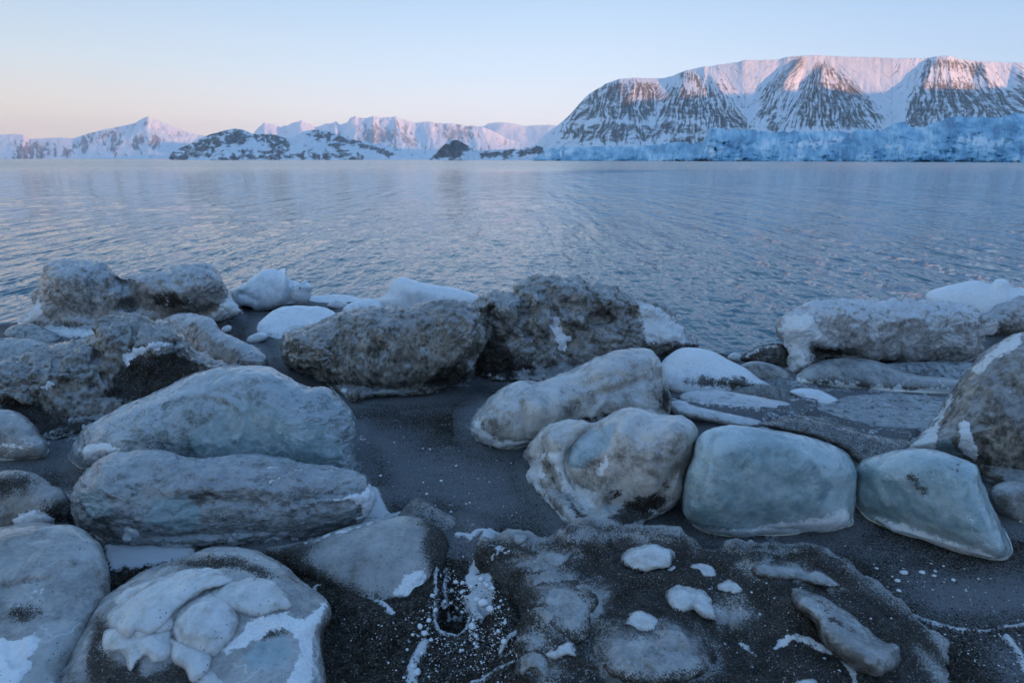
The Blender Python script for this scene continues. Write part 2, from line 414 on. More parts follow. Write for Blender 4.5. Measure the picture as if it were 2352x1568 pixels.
    if host is None and parent is None:
        hgt_ = P[..., 2] - ZG; nn_ = fbm(P / .12, 3)
        at['snow'] = np.maximum(at['snow'], np.clip(foot - hgt_ / .11 + .9 * nn_, -1, .45))
        FOOT.append((O, Dm, ribbon))
    else: at['sand'] = np.maximum(at['sand'], np.where(r[:, None] > .5, rimsand - (1 - r[:, None]) * 1.1, -1.))
    for kk, v in pn.items():
        if kk.startswith('all_'): at[kk[4:]] = np.maximum(at[kk[4:]], v)
    org = np.array([P[..., 0].mean(), P[..., 1].mean(), ZG if host is None else P[..., 2].min()])
    ob = mesh_obj(name, P.reshape(-1, 3), grid_faces(len(phi), N, True)[:, ::-1], mat, {k2: v for k2, v in at.items()}, org, parent)
    if label: tag(ob, label, cat, group)
    mfi = mf + 1
    if snow_parts:
        n2 = normals(P[:mfi]); n2 = np.where((n2 * vr[:mfi]).sum(-1, keepdims=True) < 0, -n2, n2); n2[:3] = vr[:3]
        for poly, hgt in snow_parts:
            d = sdf(X[:mfi], Y[:mfi], poly)
            if (d > -7).sum() < 12: continue
            d = d - 3 + 15 * fbm(P[:mfi] / .04, 4)
            lift = (sst(d, -6, 7) * hgt - .3 * hgt)
            lift = lift + hgt * .25 * fbm(P[:mfi] / .05, 3) * sst(d, 0, 8)
            Q = P[:mfi] + n2 * lift[..., None]
            keep = d > -9
            Fc = grid_faces(mfi, N, True)[:, ::-1]
            Fc = Fc[keep.ravel()[Fc].all(1)]
            if len(Fc) < 6: continue
            u, inv = np.unique(Fc, return_inverse=True); Q = Q.reshape(-1, 3)[u]
            mesh_obj('snow_patch', Q, inv.reshape(-1, 4), M['snowm'], {q2: np.full(len(Q), -1.) for q2 in ('snow', 'sand', 'glass')}, Q.mean(0), ob)
    if want_host:
        Dfin = P[..., 1]
        return ob, Host(Xs[:mfi], Ys[:mfi], Dfin[:mfi], nr[:mfi])
    return ob

def pebble(name, ctr, rad, nrm, mat, label=None, cat=None, group=None, parent=None, seed=0, amp=.15, seg=14, rot=0., attrs=None):
    """small lump: a noisy squashed ball sitting on a surface with the given normal"""
    u = np.linspace(0, math.pi, seg // 2 + 2)[:, None]; v = np.linspace(0, 2 * math.pi, seg, endpoint=False)[None]
    B = np.stack([np.sin(u) * np.cos(v), np.sin(u) * np.sin(v), np.cos(u) * np.ones_like(v)], -1)
    B = B * (1 + amp * fbm(B * 1.3 + seed * 3.7, 3)[..., None] * 2)
    z = Vector(nrm).normalized(); x = Vector((1, 0, 0)); x = (x - z * x.dot(z)).normalized(); y = z.cross(x)
    if rot: x, y = x * math.cos(rot) + y * math.sin(rot), y * math.cos(rot) - x * math.sin(rot)
    A = np.array([x, y, z]); Q = (B * np.array(rad)).reshape(-1, 3) @ A + np.array(ctr)
    at = {q2: np.full(len(Q), -1.) for q2 in ('snow', 'sand', 'glass')}; at.update({k2: np.full(len(Q), v2) for k2, v2 in (attrs or {}).items()})
    ob = mesh_obj(name, Q, grid_faces(B.shape[0], seg, True), mat, at, np.array(ctr), parent)
    if label: tag(ob, label, cat, group)
    return ob

exec_order = []
# ================================================================== SETTING
# ---- shoreline in sheet units
SHORE = [(-9000, 745), (-600, 742), (0, 742), (60, 738), (200, 725), (540, 708), (620, 697), (720, 690), (830, 688), (960, 690), (1110, 700), (1300, 735),
         (1450, 765), (1560, 795), (1640, 806), (1720, 812), (1800, 800), (2000, 782), (2200, 762), (2352, 752), (2950, 745), (9000, 745)]
def shore(x): return np.interp(x, [p[0] for p in SHORE], [p[1] for p in SHORE])

# ---- beach
def mat_beach():
    s = NT('frosted_dark_sand'); b = s.b
    c, sn = s.grit(.8)
    c = s.mix(1.0, c, s.mix(s.map(s.noise(38, 7, .8), .36, .66), (.45, .44, .43), (1.5, 1.5, 1.5)), 'MULTIPLY')
    # thin bluish frost film, streaked along the shore
    co = s.scale((.8, 2.2, 1)); nl = s.noise(1.6, 6, .62, co, .6); nh = s.noise(130, 4, .8)
    fr = s.math('ADD', s.math('MULTIPLY', s.math('ADD', s.attr('frost'), 1.), .5), s.math('MULTIPLY', s.math('SUBTRACT', nl, .5), .9))
    ff = s.math('ADD', fr, s.math('MULTIPLY', s.math('SUBTRACT', nh, .5), 3.4))
    mfr = s.map(ff, .35, 1.0, 0, .7)
    c = s.mix(mfr, c, (.27, .285, .31))
    # frozen clear patches
    gi = s.map(s.math('ADD', s.attr('ice'), s.math('MULTIPLY', s.math('SUBTRACT', s.noise(14, 5, .6), .5), 1.)), -.05, .3)
    c = s.mix(gi, c, s.mix(s.map(s.noise(30, 4), .35, .65), (.16, .18, .20), (.30, .33, .36)))
    nsn = s.noise(42, 7, .8)
    m = s.math('ADD', s.attr('snow'), s.math('MULTIPLY', s.math('SUBTRACT', nsn, .5), 2.1))
    m = s.math('ADD', m, s.math('MULTIPLY', s.math('SUBTRACT', sn, .5), .8))
    m = s.map(m, -.02, .22)
    c = s.mix(m, c, (.76, .79, .83))
    s.l(c, b.inputs['Base Color'])
    s.l(s.fmix(gi, s.fmix(m, .8, .9), .4), b.inputs['Roughness']); s.l(s.fmix(gi, .08, .4), b.inputs['Specular IOR Level'])
    h = s.math('ADD', s.math('MULTIPLY', sn, .6), s.math('ADD', s.math('MULTIPLY', nsn, .5), s.math('MULTIPLY', m, .6)))
    s.l(s.bump(h, .9, .02), b.inputs['Normal'])
    return s.m
M['beach'] = mat_beach()

xs = np.concatenate([[-60000, -9000, -3500, -1500, -800, -450], np.arange(-260, 2620, 3.6), [2800, 3150, 3800, 5600, 11000, 62000]])
ys = np.arange(655, 2050, 3.2); ys = np.concatenate([ys, np.arange(2060, 2700, 40)])
GX, GY = np.meshgrid(xs, ys)
f0 = gdist(ys)[:, None]                      # rows of constant forward distance
wx = (GX - CX) / F * (f0 * cp + (CAM_H - ZG) * spn)   # sideways metres
GP = np.stack([wx, f0 * np.ones_like(GX), np.full_like(GX, ZG)], -1)
sx_, sy_ = sheet(GP)
GND_SNOW = [
 [(470,1262),(478,1225),(490,1195),(530,1192),(575,1200),(605,1215),(640,1235),(700,1238),(760,1222),(830,1200),(900,1182),(935,1168),(948,1178),(900,1200),(820,1216),(760,1235),(700,1256),(640,1262),(570,1258)],
 [(240,1262),(300,1240),(350,1250),(410,1240),(455,1255),(450,1285),(400,1300),(330,1310),(255,1318)],
 [(850,1115),(868,1120),(885,1160),(905,1190),(860,1200),(800,1215),(835,1170)],
 dict(s=[(1130,1268),(1120,1290),(1112,1320),(1095,1345),(1085,1370),(1098,1395),(1120,1380)], w=15),
 dict(s=[(1050,1270),(1080,1285),(1110,1275),(1150,1262)], w=9),
 [(1090,1370),(1110,1360),(1130,1380),(1138,1410),(1130,1440),(1105,1462),(1090,1450),(1070,1425),(1060,1400),(1080,1395)],
 dict(s=[(1003,1320),(1002,1370),(1000,1420),(1001,1450),(1018,1470),(1048,1474),(1072,1458),(1085,1430)], w=5),
 dict(s=[(1025,1345),(1022,1385),(1035,1405),(1058,1412)], w=5),
 dict(s=[(975,1490),(960,1515),(945,1545),(950,1590),(960,1640)], w=13),
 dict(s=[(1150,1520),(1180,1500),(1210,1490)], w=6), dict(s=[(1080,1570),(1140,1555),(1200,1560)], w=5),
 [(925,1320),(975,1300),(978,1340),(960,1375),(925,1372),(880,1385),(868,1365),(905,1350)],
 dict(s=[(870,1415),(890,1430),(905,1450)], w=7), dict(s=[(700,1390),(745,1375)], w=3),
 dict(s=[(2098,1416),(2140,1430),(2190,1444),(2260,1450),(2320,1443),(2400,1420),(2500,1400)], w=5),
 dict(s=[(2310,1470),(2340,1500),(2352,1540),(2400,1580)], w=9), dict(s=[(2250,1490),(2290,1475)], w=0),
 dict(s=[(1545,925),(1580,938),(1640,952),(1700,962),(1740,968)], w=7),
 dict(s=[(1760,968),(1850,972),(1920,985),(2000,1000),(2080,1015)], w=2),
 dict(s=[(1870,960),(1950,975),(2020,1000),(2090,1005)], w=3), dict(s=[(1900,1005),(1960,1035),(2060,1030)], w=0),
 dict(s=[(960,1030),(1060,1026)], w=0), dict(s=[(190,1035),(230,1050)], w=12),
 dict(s=[(30,1195),(80,1180),(120,1200),(150,1215)], w=12),
 dict(s=[(50,800),(130,780),(200,770),(240,780)], w=7), dict(s=[(120,760),(180,775),(250,780)], w=3),
 dict(s=[(1218,1100),(1232,1130),(1262,1155),(1300,1190)], w=6),
 dict(s=[(1480,1205),(1540,1185)], w=-2),
]
GND_FROST = [
 [(820,935),(1000,1010),(1180,1040),(1210,1100),(1290,1190),(1100,1230),(1000,1170),(890,1170),(860,1090),(825,1060)],
 [(1540,930),(1700,950),(1900,970),(2080,1010),(2040,1040),(1970,1050),(1800,985),(1600,960)],
 [(1820,930),(2000,900),(2150,920),(2100,1010),(1950,990)],
 [(2000,1280),(2150,1290),(2352,1300),(2500,1320),(2500,1440),(2150,1440),(2080,1390)],
 [(1950,1200),(2000,1230),(2150,1280),(2000,1300),(1900,1260)], [(0,980),(150,1040),(160,1090),(100,1080),(0,1050)],
 [(550,720),(700,700),(840,690),(740,740),(640,790),(600,800),(560,760)], [(0,745),(120,740),(140,780),(60,810),(-100,820),(-100,745)],
 [(2250,1470),(2352,1460),(2500,1480),(2500,1600),(2300,1600)],
]
GND_ICE = [
 [(1165,1275),(1210,1268),(1235,1290),(1222,1330),(1185,1325)], [(1180,1365),(1230,1345),(1240,1400),(1215,1430),(1180,1400)],
 [(1100,1300),(1150,1290),(1160,1320),(1130,1345)], [(2180,905),(2352,880),(2352,940),(2130,1000),(1900,960)], [(1560,860),(1800,880),(1850,920),(1560,895)]]
wobx = 7 * fbm(GP * 6, 2); woby = 5 * fbm(GP * 6 + 9, 2)
g_snow = paint(sx_ + wobx, sy_ + woby, GND_SNOW, 16.)
for poly, lv in (([(980,1250),(1180,1245),(1200,1350),(1190,1500),(1060,1500),(960,1470),(940,1390),(980,1330)], -.22), ([(1080,1480),(1250,1480),(1300,1600),(1000,1620),(900,1540),(960,1480)], -.34), ([(700,1380),(960,1380),(960,1620),(740,1620)], -.42), ([(2080,1430),(2500,1430),(2500,1650),(2180,1600)], -.33),
                 ([(1560,930),(1900,975),(2100,1010),(2040,1060),(1960,1050),(1800,990),(1580,965)], -.28), ([(1880,1200),(2080,1240),(2360,1300),(2500,1440),(2080,1410),(1950,1300)], -.55), ([(820,940),(1200,1020),(1300,1200),(1000,1180),(860,1100)], -.55)):
    g_snow = np.maximum(g_snow, np.clip(lv + np.minimum(sdf(sx_ + wobx * 2, sy_ + woby * 2, poly), 0) / 60, -1, 1))
g_frost = paint(sx_ + wobx, sy_, GND_FROST, 60.); g_ice = paint(sx_ + wobx, sy_ + woby, GND_ICE, 20.)
z = np.full_like(GX, ZG)
near = np.clip(sst(sx_, -400, -200) * sst(-sx_, -2750, -2550), 0, 1)
z += near * (.020 * fbm(GP / .9, 4) + .010 * fbm(GP / .16, 3, 'billow') * sst(sy_, 1150, 1300) + .004 * fbm(GP / .05, 2))
# the footprint-like hollow and its crust, heaped sand round it, terrace, drift cone
def gb(x, y, rx, ry, an, h):
    ca, sa = math.cos(R(an)), math.sin(R(an))
    u = ((sx_ - x) * ca + (sy_ - y) * sa) / rx; v = (-(sx_ - x) * sa + (sy_ - y) * ca) / ry
    return h * np.exp(-(u * u + v * v) * 1.2)
z += gb(1080, 1380, 150, 130, 0, .05) + gb(850, 1500, 150, 120, 0, .03)
z += .07 * np.exp(-(pdist(sx_, sy_, [(1110, 1250), (1130, 1330), (1165, 1430), (1195, 1520), (1250, 1700)]) / 55) ** 2)
z += .05 * np.exp(-(pdist(sx_, sy_, [(1035, 1240), (1010, 1340), (950, 1410), (860, 1430), (740, 1365), (650, 1300)]) / 50) ** 2)
z += near * .012 * fbm(GP / .07, 3, 'billow') * sst(sy_, 1250, 1350) * sst(-sx_, -1300, -1100) * sst(sx_, 700, 950)
z -= .075 * sst(-((sx_ - 1040) / 34) ** 2 - ((sy_ - 1432) / 38) ** 2, -1.3, -.6)
z -= .05 * sst(-((sx_ - 1120) / 22) ** 2 - ((sy_ - 1428) / 18) ** 2, -1.3, -.5)
z -= .04 * sst(-((sx_ - 1030) / 18) ** 2 - ((sy_ - 1370) / 40) ** 2, -1.3, -.5)
z += np.where(g_snow > -.2, .012 * sst(g_snow, -.2, .6), 0) * near
z += .05 * sst(-pdist(sx_, sy_, [(1545, 945), (1740, 965), (1860, 968), (2000, 1000), (2095, 1015)]), -26, -2) * (sy_ > 0)
# dips under the water beyond the shoreline
sd_ = sy_ - shore(sx_)
z = z - .30 * sst(-sd_, -8, 45) 
GP[..., 2] = z
gfar = np.array([[-400., .7], [-60., .7]])
ground = mesh_obj('beach', GP.reshape(-1, 3), grid_faces(*GX.shape)[:, ::-1] if False else grid_faces(*GX.shape), M['beach'],
                  dict(snow=g_snow, frost=g_frost, ice=g_ice), (0, 3, 0))
tag(ground, 'dark sand beach with frost film and snow crust', kind='structure')
nm_ = np.cross(GP[1, 0] - GP[0, 0], GP[0, 1] - GP[0, 0])
# the beach behind the camera, and the sea floor far out
xb = np.linspace(-400, 400, 9); yb_ = np.array([float(f0[-1, 0]), -.5, -5, -30, -150])
BX, BY = np.meshgrid(xb, yb_)
tag(mesh_obj('ground', np.stack([BX, BY, np.full_like(BX, ZG - .004)], -1).reshape(-1, 3), grid_faces(5, 9), M['beach'],
    dict(snow=np.full(45, -1.), frost=np.full(45, .2), ice=np.full(45, -1.)), (0, -5, 0)), kind='structure')
_f = np.array(ground.data.vertices[0].co)
GH = None
def gz(x, y):
    """height of the beach under sheet point (x, y)"""
    j = int(np.clip(np.searchsorted(xs, x), 0, len(xs) - 1)); i = int(np.clip(np.searchsorted(ys, y), 0, len(ys) - 1))
    return z[i, j]
def gpoint(x, y, dz=0.):
    h0 = gz(x, y); d = ray(x, y); t = (h0 - CAM_H) / d[2]
    return np.array([d[0] * t, d[1] * t, h0 + dz])

# ---- water
def mat_water():
    s = NT('rippled_sea_water'); b = s.b
    b.inputs['Base Color'].default_value = (.03, .12, .17, 1); b.inputs['IOR'].default_value = 1.333
    n3 = s.noise(.02, 3, .5, s.scale((1, 3, 1))); sy_n = s.n('ShaderNodeSeparateXYZ'); s.l(s.co, sy_n.inputs[0]); s.l(s.math('ADD', s.map(n3, .35, .65, .02, .05), s.map(sy_n.outputs[1], 0., 160., 0, .15)), b.inputs['Roughness'])
    chop = s.attr('chop')
    nrm = None                       # ripples of four sizes; each reads as fine chop at its own distance
    for sx, sy, amp in ((.045, .07, .006), (.10, .22, .021), (.22, .85, .060), (.5, 3.2, .15), (1.5, 16., .32)):
        n = s.noise(1., 2.5, .6, s.scale((1 / sx, 1 / sy, 1)), .3)
        nrm = s.bump(s.math('MULTIPLY', n, chop), 1., amp, nrm)
    s.l(nrm, b.inputs['Normal'])
    return s.m
M['water'] = mat_water()
wy = [365.2, 365.6, 366, 366.5]; y = 367.0
while y < 900: wy.append(y); y += 1.15 if y < 480 else (1.6 if y < 650 else 1.9)
wy = np.array(wy); fw = gdist(wy, 0.0)
fw = np.concatenate([[30000.], fw])
wxs = np.concatenate([[-30000, -6000, -2500, -1200, -500, -250], np.arange(-160, 2520, 2.6), [2600, 2850, 3500, 5000, 9000, 33000]])
WX, _ = np.meshgrid(wxs, fw); fwg = fw[:, None]
WP = np.stack([(WX - CX) / F * (fwg * cp + CAM_H * spn), fwg * np.ones_like(WX), np.zeros_like(WX)], -1)
cell = np.gradient(fw)[:, None]; cell = np.abs(cell)
hz = 0
rw_ = np.random.RandomState(3)
for L, A, ang, st in ((.05, .006, 25, 1.3), (.09, .013, -18, 1.5), (.17, .022, -24, 1.6), (.34, .026, 14, 1.5), (.8, .024, -12, 1.4), (2.5, .02, 8, 1.4)):
    fade = 1 - sst(cell / L, .30, .95)
    if fade.max() <= 0: continue
    ca, sa = math.cos(R(ang)), math.sin(R(ang))
    u = (WP[..., 0] * ca + WP[..., 1] * sa) / (L * st); v = (-WP[..., 0] * sa + WP[..., 1] * ca) / L
    rows = (fade[:, 0] > 0)
    q = np.stack([u, v, np.full_like(u, L * 7)], -1)[rows]
    nn = np.zeros_like(u); a_ = fbm(q, 2); nn[rows] = a_ - .55 * np.abs(a_) + .2
    hz = hz + A * fade * nn
gust = .75 + .5 * fbm(WP / np.array([25, 8, 1]), 2)
calm = sst(sheet(WP)[1] - shore(sheet(WP)[0]), -130, 10)
wsx, wsy = sheet(WP); slick = sst(sdf(wsx, wsy + 2 * fbm(WP / 30., 2), [(1050, 394), (1180, 390), (1400, 388), (1600, 389), (1500, 394), (1300, 400), (1150, 398)]), -3, 3)
wz_ = hz * gust * (1 - .5 * calm) * (1 - .85 * slick); lim = .012 + .5 * sst(shore(wsx) - wsy, 10, 150)
WP[..., 2] = lim * np.tanh(wz_ / lim) - .03 * sst(wsy - shore(wsx), 0, 25)
water = mesh_obj('sea', WP.reshape(-1, 3), grid_faces(*WX.shape)[:, ::-1], M['water'], dict(chop=1 - .7 * slick), (0, 20, 0))
tag(water, 'blue rippled fjord water', kind='structure')

# ---- mountains
def mat_mountain(name, rock1, rock2, snow=(.80, .82, .86), sx=1., strata=.5, rockbias=0., streak=(1 / 14., 1 / 200., 1 / 55.), sc2=1.):
    s = NT(name); b = s.b
    cx = s.n('ShaderNodeCombineXYZ'); s.l(s.attr('u'), cx.inputs[0]); s.l(s.attr('v'), cx.inputs[2]); s.co = cx.outputs[0]
    st = s.noise(1., 6, .62, s.scale(streak), .5)
    hor = s.noise(1., 4, .6, s.scale((1 / 140., 1 / 6000., 1 / 9.)))
    blo = s.noise(1., 5, .65, s.scale((1 / 18. / sc2, 1 / 500. / sc2, 1 / 18. / sc2)))
    v = s.math('ADD', s.attr('rock'), s.math('MULTIPLY', s.math('SUBTRACT', st, .5), 3.0))
    v = s.math('ADD', v, s.math('MULTIPLY', s.math('SUBTRACT', hor, .5), 2.4 * strata))
    v = s.math('ADD', v, s.math('MULTIPLY', s.math('SUBTRACT', blo, .5), 2.2))
    v = s.math('ADD', v, rockbias)
    m = s.map(v, -.16, .40)
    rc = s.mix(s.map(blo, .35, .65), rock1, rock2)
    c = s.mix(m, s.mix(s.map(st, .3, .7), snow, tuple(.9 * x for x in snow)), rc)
    s.l(c, b.inputs['Base Color']); b.inputs['Roughness'].default_value = .85; b.inputs['Specular IOR Level'].default_value = .1
    s.l(s.bump(s.math('ADD', s.math('MULTIPLY', m, s.math('ADD', blo, st)), s.math('MULTIPLY', blo, .25)), .8, 30.), b.inputs['Normal'])
    return s.m
def terrain(name, sky, base, Dn, Df, mat, g=.6, spurs=(), relief=(), rock=(), step=2.2, rows=150, jag=0., rsoft=14., back=1.5, rockall=None, label=None, extra=None, kind='structure', post=None, rgain=.3, ufun=None):
    """a mountain side rising from its shore to the traced ridge and falling away behind it; spurs and gullies move the face nearer or further"""
    sky = np.array(sky, float); base = np.array(base, float)
    X1 = np.arange(sky[0, 0], sky[-1, 0] + step, step)
    ysk = np.interp(X1, sky[:, 0], sky[:, 1]); yba = np.interp(X1, base[:, 0], base[:, 1])
    ysk0 = ysk; jg = 0
    if jag: jg = jag * fbm(np.stack([X1 / 14., X1 * 0, X1 * 0], -1), 4) * sst(yba - ysk, 0, 12)
    ysk = np.minimum(ysk, yba - .3)
    dn = np.interp(X1, [sky[0, 0], sky[-1, 0]], Dn if hasattr(Dn, '__len__') else (Dn, Dn)); df = np.interp(X1, [sky[0, 0], sky[-1, 0]], Df if hasattr(Df, '__len__') else (Df, Df))
    s = np.linspace(0, 1, rows)[:, None]
    Y = yba + (ysk - yba) * s + jg * s ** 7; X = X1[None] + 0 * s
    D = dn + (df - dn) * s ** g
    env = np.sin(np.clip(s, 0, 1) * math.pi) ** .5 * .85 + .15
    off = np.zeros_like(D)
    for pl, w0, w1, h in spurs:           # ridge polyline from crest to foot, half widths at top and foot, size as a share of distance
        pl = np.array(pl, float); yy = pl[:, 1]; o = np.argsort(yy)
        xr = np.interp(Y, yy[o], pl[o, 0]); t = np.clip((Y - yy.min()) / (yy.max() - yy.min()), 0, 1)
        hw = w0 + (w1 - w0) * t; inn = np.clip((Y - yy.min() + 4) / 14, 0, 1)
        off += h * inn * (w0 * .4 + hw) * np.clip(1 - np.abs(X - xr) / hw, 0, 1) ** .85
    for sx, sy, amp, kd in relief:
        off += amp * fbm(np.stack([X / sx, Y / sy, np.full_like(X, sx)], -1), 5, kd)
    if extra is not None: off += extra(X, Y)
    D = D * (1 - off * env / F)
    P = np.array([0, 0, CAM_H]) + ray(X, Y) * D[..., None]
    P[0, :, 2] = np.minimum(P[0, :, 2], -2)
    rk = paint(X + 3 * fbm(P / 60., 2), Y, rock, rsoft)
    if rockall is not None: rk = np.maximum(rk, rockall)
    rk = np.where(rk > 0, rk * rgain, rk * .55)
    if post is not None: rk = post(X, Y, s + 0 * X, rk)
    wv = .02 * F * np.stack([fbm(np.stack([X / 60, Y / 60, X * 0 + 5], -1), 2), fbm(np.stack([X / 60, Y / 60, X * 0 + 9], -1), 2)])
    UU = ((X if ufun is None else ufun(X, Y)) + wv[0] * .55) * 2; VV = -(Y + wv[1] * .3) * 2; UU = np.concatenate([UU, np.repeat(UU[-1:], 12, 0)]); VV = np.concatenate([VV, np.repeat(VV[-1:], 12, 0) + np.arange(1, 13)[:, None] * 12])
    nb = 12; tb = np.linspace(0, 1, nb + 1)[1:, None, None]
    Pb = np.repeat(P[-1:], nb, 0); Db = Pb[..., 1:2] * (1 + (back - 1) * tb)
    Q = Pb.copy(); Q[..., 0:1] *= (1 + (back - 1) * tb); Q[..., 1:2] = Db; Q[..., 2:3] = Pb[..., 2:3] * (1 - tb ** 1.4) - 5 * tb
    P = np.concatenate([P, Q]); rk = np.concatenate([rk, np.repeat(rk[-1:], nb, 0)])
    ob = mesh_obj(name, P.reshape(-1, 3), grid_faces(*P.shape[:2])[:, ::-1], mat, dict(rock=rk, u=UU, v=VV), (P[0, :, 0].mean(), P[0, :, 1].mean(), 0))
    tag(ob, label, kind=kind)
    return ob

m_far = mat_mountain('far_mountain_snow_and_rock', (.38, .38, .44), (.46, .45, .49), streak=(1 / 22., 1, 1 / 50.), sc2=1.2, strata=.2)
m_hill = mat_mountain('snowy_hill_with_dark_rock', (.20, .20, .225), (.34, .31, .31), streak=(1 / 34., 1, 1 / 20.), sc2=2.0, strata=.3)
m_main = mat_mountain('layered_mountain_snow_and_rock', (.15, .15, .155), (.30, .28, .265), streak=(1 / 11., 1, 1 / 75.), sc2=.9, strata=.3)

def fan(ax, ay, x0, x1, y0, y1, n, seed=0):
    r = np.random.RandomState(seed); out = []
    for i in range(n):
        xe = x0 + (x1 - x0) * (i + r.uniform(-.3, .3)) / (n - 1); ya = y0 + r.uniform(-.1, .35) * (y1 - y0); yb = y1 - r.uniform(0, .3) * (y1 - y0)
        f = lambda y: ax + (xe - ax) * (y - ay) / (y1 - ay)
        out.append(dict(s=[(f(ya), ya), (f((ya + yb) / 2) + r.uniform(-3, 3), (ya + yb) / 2), (f(yb), yb)], w=r.uniform(.3, 2.6)))
    return out
RIBS = fan(1450, 40, 1300, 1525, 200, 275, 24, 1) + fan(1600, 110, 1520, 1720, 212, 290, 17, 2) + fan(1888, 145, 1795, 2020, 165, 290, 17, 3) + fan(1842, 125, 1752, 1800, 150, 285, 5, 4) \
     + fan(2150, 40, 2080, 2360, 150, 280, 24, 5) + fan(2480, 60, 2360, 2560, 170, 290, 12, 6) + fan(1620, 60, 1560, 1700, 175, 230, 7, 7)
for i_, yy in enumerate((232, 246, 262, 285, 293, 301, 310, 318, 326)):
    r_ = np.random.RandomState(i_); x_ = 1290
    while x_ < 2350:
        l_ = r_.uniform(10, 60)
        if not ((1700 < x_ < 1790 or 2020 < x_ < 2085) and yy < 290) and not (yy < 280 and x_ < 1500): RIBS.append(dict(s=[(x_, yy + r_.uniform(-2, 2)), (x_ + l_, yy + r_.uniform(-2, 2))], w=r_.uniform(-.3, .9)))
        x_ += l_ + r_.uniform(40, 190)
def fans(X, Y):
    u = np.zeros_like(X); lim = [-1e9, 1508, 1712, 1800, 2050, 1e9]
    for (ax, ay, c), a, b in zip(((1450, 40, 0), (1600, 100, 20), (1840, 110, 20), (1889, 140, 34), (2150, 40, 30)), lim[:-1], lim[1:]):
        u = np.where((X >= a) & (X < b), ax + (X - ax) / np.maximum(Y - ay + c, 15) * 170, u)
    return u
def ribs(X, Y, s, rk):
    q = paint(X + 2.5 * fbm(np.stack([X / 9, Y / 9, X * 0], -1), 3), Y, RIBS, 4.5)
    return np.maximum(rk, np.where(q > -1, -.17 + q * .42, -9))
# distant ranges, farthest first
terrain('mountain', [(1090,292),(1112,290),(1120,284),(1135,282),(1149,281),(1173,283),(1207,290),(1230,288),(1264,287),(1285,289),(1340,294),(1400,300)], [(1090,366),(1400,366)],
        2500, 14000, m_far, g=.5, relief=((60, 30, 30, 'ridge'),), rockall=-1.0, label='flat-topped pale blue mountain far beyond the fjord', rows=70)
terrain('mountain', [(570,330),(586,301),(596,290),(607,282),(619,285),(631,287),(644,292),(660,288),(676,281),(692,277),(708,283),(726,292),(738,288),(750,284),(762,284),(771,278),(781,287),(790,284),(798,281),(805,271),(816,267),(830,271),
        (845,272),(858,266),(871,271),(890,270),(908,268),(929,275),(955,283),(984,279),(1015,284),(1041,284),(1068,289),(1107,291),(1130,300),(1160,316),(1200,330),(1260,340),(1330,345)], [(570,366),(1330,366)],
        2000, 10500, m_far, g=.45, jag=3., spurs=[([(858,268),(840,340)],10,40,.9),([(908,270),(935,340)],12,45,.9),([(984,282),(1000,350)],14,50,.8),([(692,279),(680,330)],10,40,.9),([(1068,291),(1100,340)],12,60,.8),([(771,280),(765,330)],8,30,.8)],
        relief=((26, 40, 34, 'ridge'), (9, 12, 8, 'fbm')), rock=[[(830,300),(920,300),(940,330),(850,335)],[(1010,300),(1060,290),(1090,310),(1040,330)]], rsoft=22, label='jagged pale lilac mountain range behind the fjord', rows=100, rockall=-.95)
terrain('mountain', [(-700,330),(-400,300),(-150,318),(0,310),(25,308),(51,308),(65,320),(100,318),(136,316),(170,318),(205,306),(239,298),(275,291),(307,284),(324,274),(333,270),(341,268),(351,272),(368,279),(385,284),(400,292),(416,298),(453,310),(477,312),(520,322),(600,345)],
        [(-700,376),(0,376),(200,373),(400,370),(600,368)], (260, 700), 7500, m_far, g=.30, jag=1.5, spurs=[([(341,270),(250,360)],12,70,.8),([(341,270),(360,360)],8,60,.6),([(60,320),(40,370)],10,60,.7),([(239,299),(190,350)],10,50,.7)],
        relief=((40, 30, 34, 'ridge'), (10, 10, 8, 'fbm')), rock=[dict(s=[(205,312),(190,335)],w=5),dict(s=[(235,318),(262,308)],w=7),dict(s=[(268,322),(262,345)],w=4),dict(s=[(320,320),(318,335)],w=5),dict(s=[(345,318),(362,322),(348,330)],w=6),
        [(35,350),(60,330),(110,335),(130,350),(70,362),(35,365)],[(130,350),(170,340),(150,358)]], rsoft=16, label='broad pale mountain with a small rounded summit at left', rows=120, rockall=-.95)
terrain('hill', [(385,371),(388,362),(394,352),(402,345),(416,339),(433,333),(446,324),(460,318),(482,309),(505,303),(520,299),(535,296),(556,297),(568,302),(580,308),(605,308),(631,310),(655,318),(668,320),(682,311),(695,303),(709,299),(733,298),(745,299),(767,306),
        (790,316),(816,322),(850,327),(897,338),(935,347),(976,356),(1000,364)], [(385,372),(600,370),(800,368),(1000,367)], (420, 900), (1500, 2300), m_hill, g=.5, jag=2.,
        spurs=[([(540,297),(470,365)],14,60,1.),([(709,300),(690,360)],16,70,1.),([(800,318),(850,362)],10,60,.8),([(600,310),(620,362)],10,50,.8)], relief=((30, 18, 22, 'ridge'), (8, 7, 6, 'fbm')),
        rock=[[(385,372),(390,350),(430,335),(440,350),(425,372)],[(430,345),(470,315),(540,296),(565,302),(575,320),(540,330),(500,335),(480,350),(440,355)],[(590,312),(640,312),(665,335),(650,345),(610,330)],dict(s=[(720,302),(760,320),(790,325)],w=6),
        dict(s=[(760,322),(775,340)],w=6),dict(s=[(800,325),(850,338),(900,352)],w=2),dict(s=[(480,366),(600,362),(720,358),(820,362)],w=4),dict(s=[(560,350),(640,350)],w=1)], rsoft=13, label='low snowy headland with dark rock outcrops across the water', rows=110, rockall=-.95, rgain=.22)
